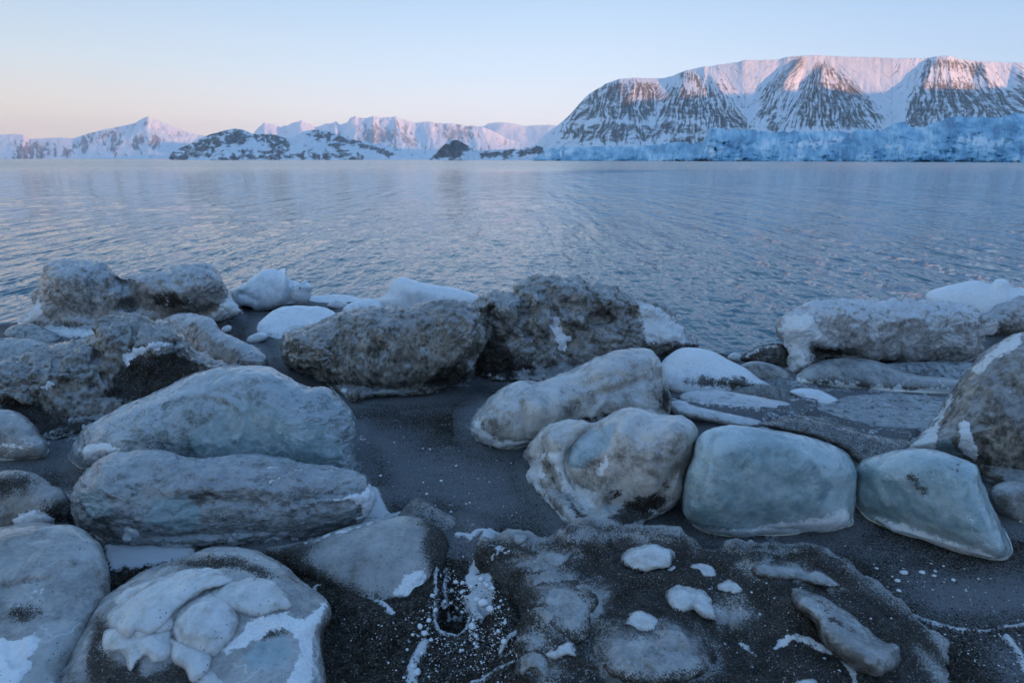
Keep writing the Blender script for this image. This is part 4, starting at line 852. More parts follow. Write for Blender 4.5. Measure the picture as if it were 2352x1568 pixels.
# --- middle left
boulder('ice_block', [(366,745),(378,732),(392,727),(426,721),(467,724),(491,740),(504,758),(545,777),(570,788),(588,799),(610,820),(616,842),(600,862),(560,872),(500,860),(450,840),(405,800),(380,770)],
    M['rime'], 'sloping rough grey-brown ice tongue behind the crest of the dark lumpy block at left', 'ice block', yb=(800, 862), k=.6, tf=.45, tb=.7, disp=[(.3,.03,'fbm'),(.07,.012,'ridge'),(.03,.004,'fbm')], seed=25)
boulder('ice_block', [(-70,852),(0,832),(50,816),(85,807),(120,799),(160,793),(200,784),(216,772),(224,750),(235,736),(258,730),(290,729),(330,733),(350,741),(380,743),(400,756),(415,778),(440,800),(480,820),(540,842),(560,862),(540,900),(480,930),(400,950),(300,975),(230,990),(180,1000),(110,1015),(60,1000),(0,985),(-80,990),(-120,930)],
    M['brown'], 'big dark lumpy brown ice ridge at left with ragged snow ledge', 'ice block', yb=(985, 925), k=.75, tf=.34, tb=.5, n=2.4, disp=LU, seed=26, axis=[(40,900),(360,850)],
    bumps=[(250,765,34,34,0,30),(345,775,40,34,10,26),(290,750,30,16,0,-10),(150,850,40,40,0,26),(90,870,40,36,0,22),(20,860,50,30,0,22),(200,830,26,40,0,14),(330,880,120,60,-10,-18),(300,790,30,20,0,10)],
    lines=[([(205,790),(230,830),(240,870)], 9, -16), ([(300,745),(315,780),(300,800)], 8, -14), ([(400,770),(430,820),(520,850)], 9, 14), ([(110,930),(60,940),(0,930)], 14, -14), ([(130,820),(125,870)], 8, -14), ([(385,750),(400,790)],6,-8)],
    pn=dict(snow=[dict(s=[(88,925),(115,945),(140,960)],w=-1), dict(s=[(172,897),(174,930),(180,960)],w=-1), dict(s=[(120,935),(215,940)],w=-7), dict(s=[(60,900),(110,898)],w=-7), dict(s=[(100,812),(160,800),(215,782)],w=-3), dict(s=[(430,790),(500,835),(545,845)],w=-6), dict(s=[(345,870),(480,870)],w=-10), dict(s=[(260,885),(340,890)],w=-10)],
            sand=[[(290,820),(400,800),(470,840),(400,900),(280,930),(240,900)], [(0,900),(80,930),(160,965),(300,960),(180,1000),(0,985)]]),
    snow_parts=[([(285,818),(292,808),(330,796),(350,785),(362,788),(385,784),(392,792),(370,800),(340,806),(318,818),(300,828),(292,842),(286,836)], .012), ([(92,886),(104,880),(110,868),(120,872),(126,885),(112,892),(98,894)], .008)])
boulder('ice_block', [(-60,950),(-20,940),(15,941),(40,950),(65,966),(90,990),(108,1012),(114,1034),(100,1052),(50,1060),(0,1062),(-60,1060)],
    M['milky'], 'smooth pale grey ice dome at the left edge with snow along its foot', 'ice block', yb=1056, k=.6, tf=.5, disp=MI, seed=27, pn=dict(snow=[dict(s=[(-20,1024),(30,1022),(60,1030)],w=4)], all_sand=-.9))
boulder('ice_block', [(158,1050),(166,1022),(184,992),(205,975),(230,960),(290,926),(345,904),(400,880),(440,861),(490,845),(530,839),(560,837),(590,838),(620,844),(650,859),(680,877),(705,887),(720,889),(745,888),(770,899),(795,925),(815,950),(824,980),(826,1010),(824,1050),(828,1080),(815,1098),(760,1105),(650,1105),(500,1095),(380,1085),(280,1085),(190,1078)],
    M['glassy'], 'long rounded teal glassy ice block with rippled frost and a peaked middle', 'ice block', yb=(1080, 1100), k=.45, tf=.45, tb=.8, n=2.4, disp=GL, seed=28, axis=[(360,1010),(640,980)],
    lines=[([(470,905),(540,925),(560,970),(545,1010)], 7, 6), ([(240,965),(400,915),(560,870),(640,870)], 12, 10), ([(690,890),(750,900),(800,940)], 7, 6)], bumps=[(620,950,100,60,30,12),(740,1000,60,60,0,8),(300,1000,80,40,-20,10)],
    pn=dict(glass=[[(430,1000),(520,930),(560,925),(640,930),(700,960),(770,990),(790,1050),(700,1075),(520,1060),(440,1040)]], snow=[dict(s=[(400,890),(520,850),(600,860)],w=-9), dict(s=[(700,900),(760,930)],w=-9), dict(s=[(431,996),(434,998)],w=5)]),
    snow_parts=[([(186,1032),(200,1022),(225,1016),(250,1018),(280,1030),(262,1042),(225,1046),(205,1056),(190,1046)], .014)])
boulder('ice_block', [(-50,1096),(-10,1085),(25,1081),(60,1083),(90,1095),(120,1110),(145,1126),(160,1148),(162,1172),(150,1195),(110,1216),(60,1226),(0,1228),(-60,1220)],
    M['sandy'], 'small dark gritty ice boulder at left edge below the pale dome', 'ice block', yb=1220, k=.5, tf=.45, disp=[(.2,.02,'fbm'),(.06,.006,'ridge')], seed=29, pn=dict(sand=[[(-50,1096),(60,1085),(90,1110),(60,1130),(-50,1140)], [(100,1150),(160,1150),(150,1200),(90,1200)]]),
    snow_parts=[([(28,1192),(45,1178),(75,1170),(100,1174),(125,1190),(118,1208),(70,1214),(35,1210)], .012)])
boulder('ice_block', [(160,1165),(161,1140),(165,1116),(179,1091),(204,1073),(228,1053),(281,1037),(344,1033),(393,1039),(421,1049),(474,1053),(527,1050),(597,1047),(660,1053),(702,1066),(755,1072),(802,1082),(838,1092),(855,1112),(862,1138),(852,1170),(825,1195),(780,1212),(720,1228),(640,1240),(560,1246),(467,1254),(400,1258),(351,1258),(288,1258),(246,1250),(211,1228),(180,1207)],
    M['grey'], 'long low grey frosted ice block in front of the teal glassy block', 'ice block', yb=(1240, 1212), k=.50, tf=.48, tb=.7, n=2.6, disp=[(.4,.03,'fbm'),(.12,.016,'ridge',(1,1,1.6)),(.04,.005,'ridge')], seed=30, axis=[(280,1150),(720,1140)],
    lines=[([(475,1060),(560,1066),(660,1070)], 8, -9), ([(400,1130),(520,1120),(640,1130)], 12, 8), ([(420,1170),(520,1150),(600,1160)], 8, -8), ([(660,1175),(740,1150),(830,1140)], 7, 7)], bumps=[(250,1120,70,60,0,16),(330,1200,60,30,0,8),(740,1180,80,30,-8,14)],
    pn=dict(snow=[dict(s=[(540,1062),(610,1068),(690,1078)],w=2), dict(s=[(600,1108),(640,1098)],w=3), dict(s=[(480,1105),(510,1108)],w=0), dict(s=[(300,1050),(420,1065),(480,1085)],w=-11)], glass=[[(350,1150),(430,1130),(470,1180),(440,1230),(340,1200)],[(180,1130),(240,1110),(260,1180),(200,1200)]], sand=[dict(s=[(640,1160),(760,1130),(830,1120)],w=-6)]),
    snow_parts=[([(760,1150),(790,1138),(820,1136),(838,1124),(852,1110),(862,1128),(874,1152),(888,1180),(860,1192),(815,1206),(800,1200),(828,1178),(830,1158),(806,1148),(780,1156)], .014),
                ([(283,1212),(292,1198),(298,1210),(318,1222),(320,1232),(300,1240),(288,1250),(280,1235)], .010)])
# --- middle
boulder('ice_block', [(1082,985),(1086,962),(1100,945),(1114,926),(1130,911),(1160,893),(1200,881),(1240,879),(1266,868),(1296,855),(1337,841),(1379,820),(1415,805),(1448,800),(1481,801),(1500,811),(1514,834),(1522,861),(1533,883),(1541,911),(1543,945),(1530,975),(1480,990),(1400,1000),(1330,1006),(1270,1014),(1225,1020),(1170,1027),(1130,1022),(1100,1012)],
    M['tan'], 'tan translucent ice block with smooth folds, slanting up to the right', 'ice block', yb=(1018, 985), k=.45, tf=.5, tb=.8, n=2.5, disp=TN, seed=31, axis=[(1180,960),(1430,900)],
    lines=[([(1240,882),(1330,885),(1420,860)], 12, -8), ([(1370,905),(1420,893),(1480,870)], 7, -9), ([(1200,930),(1205,1000)], 8, -10), ([(1325,930),(1300,975)], 9, -14), ([(1390,920),(1360,960)], 9, 8)], bumps=[(1240,930,26,50,0,16),(1290,925,24,40,0,10),(1400,860,60,34,-20,14),(1440,940,60,40,0,10),(1150,955,36,50,0,10)],
    pn=dict(snow=[dict(s=[(1110,935),(1150,900),(1195,884)],w=-1), dict(s=[(1225,876),(1290,860)],w=-3), [(1080,985),(1095,950),(1112,985),(1150,1010),(1225,1010),(1170,1030),(1110,1018)]], sand=[dict(s=[(1235,890),(1320,895),(1330,925),(1300,960)],w=-6), dict(s=[(1180,960),(1205,1000)],w=-6), dict(s=[(1340,965),(1400,955)],w=2), [(1518,880),(1545,900),(1540,950),(1515,940)]]))
boulder('ice_block', [(1203,1045),(1212,1020),(1224,1006),(1250,979),(1291,964),(1335,962),(1363,970),(1390,955),(1410,944),(1444,936),(1478,938),(1513,950),(1540,955),(1566,957),(1588,974),(1596,997),(1590,1031),(1574,1085),(1564,1130),(1545,1167),(1500,1195),(1455,1220),(1400,1228),(1340,1222),(1300,1206),(1280,1176),(1255,1150),(1228,1126),(1214,1100),(1222,1070)],
    M['tan'], 'pale cream ice boulder with snowy cleft, in front of the slanting tan block', 'ice block', yb=(1110, 1200), k=.40, tf=.42, tb=.7, n=2.5, disp=TN, seed=32, axis=[(1380,1080),(1440,1060)],
    lines=[([(1370,975),(1310,1030),(1300,1080),(1320,1120),(1360,1160)], 13, -34), ([(1260,1080),(1290,1130),(1340,1170)], 12, -18), ([(1450,940),(1430,1000),(1400,1080),(1380,1150)], 16, 12), ([(1560,1070),(1530,1130),(1500,1170)], 10, -16), ([(1570,1060),(1590,1000)],8,6)],
    bumps=[(1500,1030,60,90,15,18),(1350,1060,34,44,-10,8),(1270,1010,44,34,-20,16),(1560,990,26,30,0,10)],
    pn=dict(snow=[[(1203,1045),(1215,1060),(1240,1048),(1256,1030),(1245,1060),(1250,1090),(1235,1110),(1262,1150),(1300,1190),(1300,1206),(1255,1150),(1222,1120),(1205,1080)], [(1256,1040),(1285,1035),(1300,1012),(1295,1060),(1302,1090),(1325,1110),(1350,1125),(1375,1135),(1350,1170),(1325,1150),(1296,1130),(1285,1090),(1268,1065)], [(1370,1080),(1395,1040),(1398,1065),(1385,1090),(1375,1095)]],
            sand=[dict(s=[(1300,1148),(1330,1175),(1345,1190)],w=7), dict(s=[(1262,1070),(1275,1110),(1300,1140)],w=2), [(1400,1180),(1460,1150),(1545,1140),(1500,1190),(1430,1210)], dict(s=[(1400,1150),(1420,1135)],w=0), dict(s=[(1560,1075),(1535,1120)],w=0)], glass=[[(1300,1030),(1360,990),(1420,970),(1400,1030),(1340,1080),(1310,1070)]]))
boulder('ice_block', [(1573,1140),(1576,1085),(1586,1055),(1594,1030),(1604,1004),(1624,989),(1656,981),(1704,979),(1751,984),(1819,995),(1881,1009),(1922,1027),(1950,1051),(1965,1078),(1969,1099),(1963,1140),(1957,1177),(1953,1201),(1922,1216),(1853,1222),(1785,1230),(1717,1236),(1666,1231),(1615,1219),(1588,1198),(1575,1177)],
    M['blue'], 'large clear blue-green rounded ice boulder with a white snow rim along its foot', 'ice block', yb=(1215, 1215), k=.30, tf=.42, tb=.7, n=2.7, disp=BL, seed=33, axis=[(1700,1110),(1830,1110)],
    lines=[([(1640,1005),(1625,1060),(1600,1150)], 9, -9), ([(1640,1005),(1700,1000),(1800,1010),(1900,1050)], 12, -7), ([(1600,1205),(1700,1222),(1850,1210),(1940,1205)], 12, 8)],
    pn=dict(snow=[[(1600,1206),(1650,1212),(1720,1218),(1780,1200),(1840,1192),(1900,1186),(1945,1165),(1955,1205),(1922,1220),(1720,1240),(1640,1230)], dict(s=[(1790,1017),(1832,1035)],w=-2), dict(s=[(1643,1010),(1690,998)],w=-7), dict(s=[(1885,1018),(1930,1040)],w=-6), dict(s=[(1614,1035),(1620,1060)],w=-6)], sand=[dict(s=[(1690,1005),(1706,1002)],w=-5)], glass=[[(1640,1050),(1700,1030),(1860,1050),(1920,1120),(1880,1180),(1680,1190),(1630,1130)]]))
boulder('ice_block', [(1960,1148),(1961,1110),(1966,1078),(1978,1062),(1991,1054),(2040,1040),(2095,1030),(2150,1036),(2200,1050),(2240,1067),(2258,1104),(2277,1156),(2303,1211),(2319,1250),(2321,1272),(2305,1286),(2275,1286),(2240,1280),(2166,1258),(2073,1228),(2047,1222),(2017,1204),(1985,1182)],
    M['blue'], 'wedge-shaped clear blue ice boulder with pointed toe and dark grit on top', 'ice block', yb=(1165, 1290), k=.35, tf=.42, tb=.7, n=2.5, disp=BL, seed=34, axis=[(2050,1110),(2190,1180)],
    lines=[([(1985,1100),(2040,1180),(2120,1230)], 12, -6)], pn=dict(snow=[[(2010,1190),(2050,1195),(2110,1215),(2190,1248),(2290,1278),(2290,1290),(2160,1262),(2040,1228)], dict(s=[(2052,1040),(2120,1042),(2190,1056)],w=-6)],
        sand=[dict(s=[(2095,1052),(2150,1066),(2200,1082)],w=3), dict(s=[(2130,1048),(2205,1064)],w=-1), dict(s=[(2095,1095),(2118,1122)],w=14)], glass=[[(2020,1100),(2150,1100),(2230,1130),(2280,1230),(2150,1210),(2050,1170)]]))
boulder('ice_block', [(2268,1142),(2276,1120),(2295,1108),(2330,1102),(2380,1102),(2440,1120),(2460,1160),(2430,1200),(2380,1208),(2330,1198),(2290,1172)], M['milky'], 'small smooth lilac-grey ice boulder at the right edge below the dark pyramid block', 'ice block', yb=1195, tf=.5, disp=SM, seed=35)

# --- foreground
boulder('ice_block', [(-90,1245),(-40,1225),(0,1213),(40,1208),(70,1203),(98,1201),(140,1202),(169,1205),(197,1221),(225,1249),(242,1284),(253,1325),(254,1362),(240,1400),(200,1470),(170,1530),(140,1600),(60,1680),(-60,1700),(-150,1500),(-140,1320)],
    M['milky'], 'big milky grey ice boulder in the bottom left corner', 'ice block', yb=(1500, 1560), tgy=1330, tf=.30, tb=.5, n=2.5, disp=[(.25,.02,'fbm'),(.08,.005,'fbm'),(.02,.001,'fbm')], seed=36, foot=-2, axis=[(20,1340),(40,1520)], px=2.8,
    bumps=[(30,1240,34,20,0,12),(0,1290,40,40,0,12)], lines=[([(70,1225),(120,1240),(170,1240)], 10, -6), ([(10,1350),(60,1335),(110,1330)], 8, -8)],
    pn=dict(sand=[dict(s=[(20,1350),(60,1338),(100,1330)],w=2), dict(s=[(80,1235),(130,1238),(120,1260)],w=-6), [(40,1380),(90,1400),(60,1440),(0,1420)], dict(s=[(5,1440),(60,1460)],w=-8)], snow=[dict(s=[(82,1360),(98,1352)],w=4), dict(s=[(64,1382),(72,1372)],w=1), dict(s=[(30,1395),(46,1390)],w=3)]),
    snow_parts=[([(-20,1475),(10,1468),(40,1472),(62,1468),(80,1450),(90,1472),(86,1500),(70,1515),(70,1540),(50,1562),(30,1600),(-30,1600)], .008)])
drape, hdr = boulder('ice_block', [(108,1590),(125,1562),(147,1533),(160,1500),(172,1480),(197,1439),(215,1408),(239,1376),(281,1343),(334,1309),(404,1283),(457,1262),(509,1253),(562,1256),(615,1273),(660,1298),(690,1330),(722,1358),(752,1382),(760,1420),(745,1456),(748,1500),(750,1560),(760,1640),(640,1760),(400,1800),(200,1740),(100,1660)],
    M['milky'], 'broad dome of grey ice at bottom left under thick white drooping ice folds', 'ice block', yb=(1640, 1700), tgy=1380, tf=.26, tb=.5, n=2.4, disp=MI, seed=37, foot=-2, axis=[(380,1500),(520,1500)], px=2.6, want_host=True,
    bumps=[(480,1440,70,60,0,22),(560,1370,60,34,-10,14),(390,1400,70,40,-35,16),(300,1450,60,60,0,6),(600,1400,50,30,0,10)], lines=[([(330,1330),(430,1300),(520,1300),(610,1330)], 16, -12), ([(430,1390),(400,1430),(370,1470)], 7, -9)],
    pn=dict(sand=[[(380,1300),(430,1282),(480,1272),(540,1276),(600,1296),(640,1322),(600,1330),(540,1318),(480,1322),(440,1312)], [(222,1410),(245,1428),(252,1460),(235,1490),(270,1520),(320,1520),(330,1550),(400,1520),(450,1530),(440,1620),(200,1640),(195,1500)], [(650,1290),(700,1330),(760,1385),(740,1500),(760,1620),(850,1640),(850,1300)], dict(s=[(605,1452),(650,1445)],w=3), dict(s=[(395,1460),(402,1466)],w=8)],
            snow=[[(560,1440),(575,1420),(600,1410),(650,1395),(665,1402),(700,1420),(725,1395),(752,1372),(748,1395),(735,1430),(715,1470),(722,1500),(718,1550),(722,1600),(640,1600),(670,1540),(690,1500),(680,1465),(650,1438),(610,1450),(570,1480),(520,1500),(498,1492),(530,1470)]], glass=[[(590,1470),(650,1450),(675,1490),(650,1530),(580,1540),(560,1510)], dict(s=[(645,1340),(700,1400)],w=0)]))
# the drooping white folds on the dome
def fold(pts, seed, h=.30, bmp=(), ln=(), pn=None):
    return boulder('ice_fold', pts, M['milkyw'], host=hdr, parent=drape, sink=.008, tf=h * .85, tb=.25, n=2.3, rimsand=-.15, disp=[(.10,.014,'fbm'),(.04,.005,'fbm'),(.015,.001,'fbm')], seed=seed, bumps=bmp, lines=ln, px=2.6, pn=pn)  # sand at the fold rims also stands in for shade in the creases
fold([(240,1400),(262,1372),(290,1352),(330,1335),(370,1322),(420,1308),(470,1302),(510,1310),(540,1325),(520,1345),(470,1355),(440,1375),(410,1400),(380,1435),(340,1462),(312,1455),(290,1470),(262,1445),(245,1428)], 41, .26, bmp=[(330,1400,40,30,-30,6)], ln=[([(300,1370),(380,1340),(450,1325)], 8, 6), ([(270,1390),(280,1430)], 8, -5)])
fold([(480,1362),(530,1335),(580,1327),(625,1334),(650,1350),(663,1378),(668,1394),(640,1403),(600,1412),(565,1407),(530,1398),(490,1388)], 42, .30, bmp=[(580,1350,40,14,0,6),(630,1380,20,12,0,6)])
fold([(398,1420),(418,1392),(450,1372),(490,1362),(522,1372),(542,1395),(549,1430),(540,1462),(515,1486),(490,1506),(450,1502),(410,1482),(392,1450)], 47, .24, bmp=[(480,1395,16,10,0,9),(440,1400,24,14,-20,6),(470,1450,40,24,0,8)], ln=[([(400,1430),(420,1470)], 6, -5)])
fold([(388,1462),(430,1478),(485,1498),(480,1530),(462,1556),(440,1562),(425,1535),(400,1522),(384,1500)], 48, .35)
fold([(243,1446),(290,1434),(340,1438),(392,1438),(402,1480),(386,1515),(352,1521),(335,1506),(318,1520),(300,1546),(286,1520),(268,1496),(243,1489)], 49, .25, bmp=[(350,1480,30,24,0,8)])
fold([(270,1432),(300,1412),(340,1404),(380,1400),(400,1420),(396,1446),(350,1462),(312,1470),(284,1456)], 40, .35)
fold([(450,1560),(462,1540),(485,1534),(510,1545),(520,1570),(510,1600),(470,1610),(448,1590)], 43, .3)
boulder('ice_block', [(612,1262),(660,1250),(709,1240),(746,1228),(804,1208),(869,1193),(910,1186),(937,1182),(971,1190),(1000,1206),(1020,1222),(1030,1250),(1025,1300),(1000,1350),(965,1395),(930,1425),(880,1440),(800,1400),(720,1350),(640,1310)],
    M['sandy'], 'sand-banked mound with a bare grey ice dome, between the two big foreground mounds', 'ice block', yb=(1330, 1400), tgy=1262, tf=.28, tb=.5, n=1.9, disp=[(.2,.012,'fbm'),(.05,.003,'fbm')], seed=44, foot=-2, axis=[(780,1300),(930,1290)],
    bumps=[(860,1270,80,50,10,14)], pn=dict(glass=[], sand=[[(600,1262),(700,1244),(740,1240),(700,1285),(740,1320),(800,1335),(860,1368),(940,1372),(975,1320),(978,1250),(985,1215),(940,1196),(1000,1190),(1090,1240),(1090,1340),(950,1450),(800,1420),(600,1330)]],
    snow=[dict(s=[(700,1246),(760,1230),(840,1206),(900,1190)],w=3), [(925,1322),(940,1310),(975,1305),(978,1330),(968,1355),(945,1375),(925,1370),(895,1368),(905,1350),(918,1340)]]))
bare = bpy.data.objects[-1] if False else None
boulder('ice_block', [(924,1170),(931,1160),(945,1147),(961,1141),(985,1150),(1012,1169),(1053,1192),(1087,1215),(1110,1238),(1080,1250),(1000,1245),(940,1220),(915,1190)],
    M['sandy'], 'small pointed sand cone dusted with blue-white frost behind the sand-banked mound', 'ice block', yb=(1210, 1240), k=1.0, tf=.5, tb=.6, disp=[(.15,.008,'fbm')], seed=45, foot=-2, pn=dict(all_sand=.0, snow=[dict(s=[(935,1160),(960,1145),(1010,1172),(1050,1195)],w=-3), dict(s=[(950,1170),(1060,1215)],w=-13)]))

big, hbig = boulder('ice_mound', [(1090,1290),(1088,1255),(1104,1234),(1128,1236),(1160,1226),(1190,1223),(1220,1226),(1258,1227),(1285,1222),(1302,1214),(1326,1204),(1367,1205),(1411,1214),(1480,1217),(1536,1227),(1591,1244),(1647,1260),(1680,1252),(1740,1262),(1795,1258),(1825,1246),(1866,1244),(1891,1262),(1917,1293),(1962,1330),(2018,1360),(2073,1404),(2110,1434),(2155,1478),(2207,1560),(2290,1660),(2200,1800),(1900,1900),(1500,1900),(1280,1850),(1210,1700),(1185,1560),(1160,1470),(1135,1400),(1115,1340)],
    M['sandy'], 'huge low black-sand-coated ice mound at bottom right, studded with white ice knobs', 'ice mound', yb=(1560, 1720), tgy=1300, tf=.18, tb=.4, n=1.7, disp=[(.35,.09,'fbm'),(.13,.045,'fbm'),(.045,.008,'billow'),(.02,.002,'fbm')], seed=50, foot=-2, axis=[(1350,1520),(1800,1560)], px=3.0, want_host=True,
    bumps=[(1340,1240,60,30,0,20),(1250,1300,60,50,30,22),(1190,1235,14,10,0,8),(1860,1275,50,40,20,26),(1550,1480,110,60,0,30),(1390,1500,60,60,0,24),(1290,1410,70,80,0,22),(1990,1480,90,50,40,14),(1620,1300,50,30,0,-14),(1500,1350,60,30,0,-14),(1750,1400,60,50,0,-12),(1700,1310,60,24,0,12),(1680,1400,30,40,0,14)],
    lines=[([(1180,1310),(1250,1270),(1330,1255),(1400,1245)], 12, 6), ([(1720,1300),(1790,1290),(1860,1310),(1930,1345)], 12, 8), ([(1400,1350),(1500,1400),(1520,1360)], 20, -6)],
    pn=dict(sand=[[(1040,1290),(1120,1240),(1250,1250),(1300,1215),(1450,1215),(1600,1250),(1750,1262),(1870,1250),(1960,1330),(2110,1434),(2220,1580),(2300,1700),(1900,1900),(1200,1900),(1040,1500)]]), )
# scrape the sand off where clear ice shows: lower the sand value inside these outlines
ICE_SHOWS = [[(1165,1300),(1185,1275),(1230,1262),(1290,1262),(1320,1255),(1330,1262),(1300,1285),(1290,1305),(1345,1330),(1390,1345),(1395,1370),(1375,1410),(1360,1470),(1330,1480),(1290,1455),(1240,1440),(1230,1400),(1220,1350),(1235,1330),(1220,1315)],
 [(1370,1430),(1440,1430),(1480,1440),(1530,1430),(1600,1440),(1640,1480),(1650,1530),(1600,1570),(1500,1580),(1400,1570),(1350,1520),(1350,1470)],
 [(1620,1390),(1700,1370),(1720,1400),(1700,1440),(1660,1440)], [(1104,1236),(1190,1226),(1260,1228),(1330,1206),(1400,1214),(1480,1220),(1560,1236),(1480,1240),(1360,1232),(1300,1238),(1200,1244)],
 [(1700,1300),(1760,1284),(1850,1300),(1935,1345),(1900,1350),(1820,1330),(1740,1330)], [(1000,1480),(1100,1500),(1090,1460)], [(1200,1520),(1260,1500),(1300,1550),(1260,1580)],
 [(2100,1480),(2180,1540),(2215,1600),(2160,1590)], dict(s=[(1600,1250),(1700,1262),(1860,1250)],w=3), [(1180,1455),(1240,1445),(1260,1480),(1200,1490)]]
SNOW_ON = [dict(s=[(1780,1478),(1830,1470),(1880,1480),(1925,1500),(1960,1540),(1970,1580)],w=9), dict(s=[(1700,1480),(1730,1500)],w=3), dict(s=[(1768,1424),(1780,1450)],w=0), dict(s=[(1795,1320),(1830,1332)],w=3), dict(s=[(1655,1402),(1660,1425),(1668,1440)],w=1), dict(s=[(1625,1350),(1650,1340)],w=1), dict(s=[(1110,1500),(1180,1490),(1200,1540)],w=0),
 dict(s=[(1130,1280),(1150,1265),(1170,1262)],w=4), dict(s=[(1120,1420),(1150,1460),(1120,1480)],w=-3), dict(s=[(1700,1370),(1720,1520)],w=-16)]
me = big.data; co_ = np.empty(len(me.vertices) * 3, np.float32); me.vertices.foreach_get('co', co_)
co_ = co_.reshape(-1, 3) + np.array(big.location); BX_, BY_ = sheet(co_); wob = 34 * fbm(co_ / .13, 3) + 14 * fbm(co_ / .04 + 7, 3)
sh = paint(BX_ + wob, BY_ + wob, ICE_SHOWS, 34.)
a_ = np.empty(len(co_), np.float32); me.attributes['sand'].data.foreach_get('value', a_)
me.attributes['sand'].data.foreach_set('value', np.minimum(a_, -sh + .15).astype(np.float32))
me.attributes['snow'].data.foreach_set('value', paint(BX_ + wob, BY_ + wob, SNOW_ON, 18.).astype(np.float32))

def knob(pts, seed, h=.45, label=None, mat='milkyw', **kw):
    o = boulder('ice_knob', pts, M[mat], host=hbig, parent=big, sink=.014, tf=h * 1.25, tb=.4, n=2.1, disp=[(.07,.016,'fbm'),(.025,.005,'fbm')], seed=seed, px=2.2, **kw)
    if label: o['label'] = label
    return o
knob([(1428,1290),(1430,1268),(1448,1252),(1480,1246),(1515,1248),(1540,1258),(1551,1276),(1545,1298),(1520,1309),(1480,1313),(1448,1308)], 51, .5, 'large white oval ice knob near the crest')
knob([(1526,1308),(1535,1300),(1553,1296),(1550,1306),(1536,1314)], 52, .5)
knob([(1579,1298),(1590,1294),(1610,1294),(1635,1298),(1649,1315),(1644,1324),(1620,1325),(1605,1308),(1588,1304)], 53, .5)
knob([(1645,1345),(1655,1335),(1675,1331),(1692,1338),(1702,1356),(1690,1364),(1665,1362),(1650,1356)], 54, .5)
knob([(1527,1365),(1535,1352),(1560,1346),(1590,1346),(1608,1350),(1625,1360),(1640,1385),(1648,1410),(1640,1420),(1615,1416),(1595,1400),(1565,1405),(1545,1398),(1532,1382)], 55, .4, 'two-lobed white ice knob in the middle of the mound', lines=[([(1600,1355),(1600,1375),(1590,1395)], 5, -6)])
knob([(1438,1440),(1440,1415),(1458,1400),(1482,1397),(1503,1406),(1512,1425),(1505,1446),(1482,1455),(1455,1454)], 56, .45)
knob([(1482,1500),(1485,1484),(1496,1478),(1510,1484),(1515,1497),(1508,1508),(1492,1509)], 57, .5)
knob([(1244,1500),(1262,1490),(1290,1482),(1308,1471),(1322,1478),(1330,1497),(1325,1512),(1300,1508),(1275,1514),(1255,1510)], 58, .5)
knob([(1814,1372),(1818,1358),(1832,1353),(1869,1359),(1900,1372),(1925,1388),(1955,1410),(1985,1436),(2015,1462),(2058,1477),(2070,1495),(2066,1528),(2040,1545),(2000,1551),(1960,1534),(1906,1495),(1882,1458),(1873,1428),(1845,1405),(1825,1390)], 59, .38, 'long slanting ridge of pale ice on the right flank', mat='milky',
     pn=dict(sand=[dict(s=[(1885,1382),(1905,1395)],w=3), dict(s=[(1915,1420),(1960,1450)],w=4)], snow=[]), bumps=[(1855,1375,30,16,20,6), (1905,1408,14,8,20,5), (1990,1490,40,30,30,6)])
knob([(1183,1545),(1195,1515),(1215,1500),(1235,1500),(1258,1518),(1268,1545),(1255,1560),(1235,1535),(1210,1540),(1195,1560)], 60, .4, mat='milky')
knob([(1820,1572),(1835,1560),(1860,1557),(1880,1565),(1890,1590),(1850,1600),(1825,1590)], 61, .5)
knob([(1212,1530),(1222,1526),(1226,1540),(1222,1550),(1213,1550),(1209,1540)], 62, .6)
knob([(1178,1232),(1184,1222),(1198,1219),(1210,1226),(1210,1242),(1195,1250),(1182,1246)], 63, .5, mat='milky')
knob([(1172,1302),(1195,1278),(1240,1264),(1290,1264),(1326,1262),(1304,1290),(1275,1312),(1230,1320),(1190,1318)], 64, .22, mat='milky', rimsand=.45)
knob([(1222,1352),(1258,1325),(1310,1328),(1345,1345),(1376,1372),(1366,1420),(1350,1466),(1320,1476),(1278,1452),(1243,1420)], 65, .2, mat='milky', rimsand=.45)
knob([(1362,1455),(1398,1430),(1450,1440),(1520,1430),(1590,1442),(1636,1480),(1642,1528),(1590,1562),(1500,1574),(1410,1562),(1358,1512)], 66, .2, mat='milky', rimsand=.45)
knob([(1722,1302),(1765,1285),(1830,1293),(1890,1315),(1938,1346),(1905,1352),(1850,1338),(1790,1332),(1745,1326)], 67, .3, mat='milky', rimsand=.45)
# bare ice dome on the sand-banked mound
mound = [o for o in COL.objects if o.get('label', '').startswith('sand-banked')][0]
boulder('ice_dome', [(706,1282),(726,1256),(760,1234),(810,1214),(870,1202),(920,1202),(958,1212),(974,1240),(976,1275),(970,1310),(940,1316),(924,1330),(915,1362),(880,1364),(850,1340),(800,1328),(745,1310)], M['milky'], parent=mound, yb=(1330, 1370), tgy=1255, tf=.40, tb=.5, disp=MI, seed=46, rimsand=.3,
     bumps=[(850,1255,50,30,0,8)], sink=-.015, pn=dict(snow=[]))

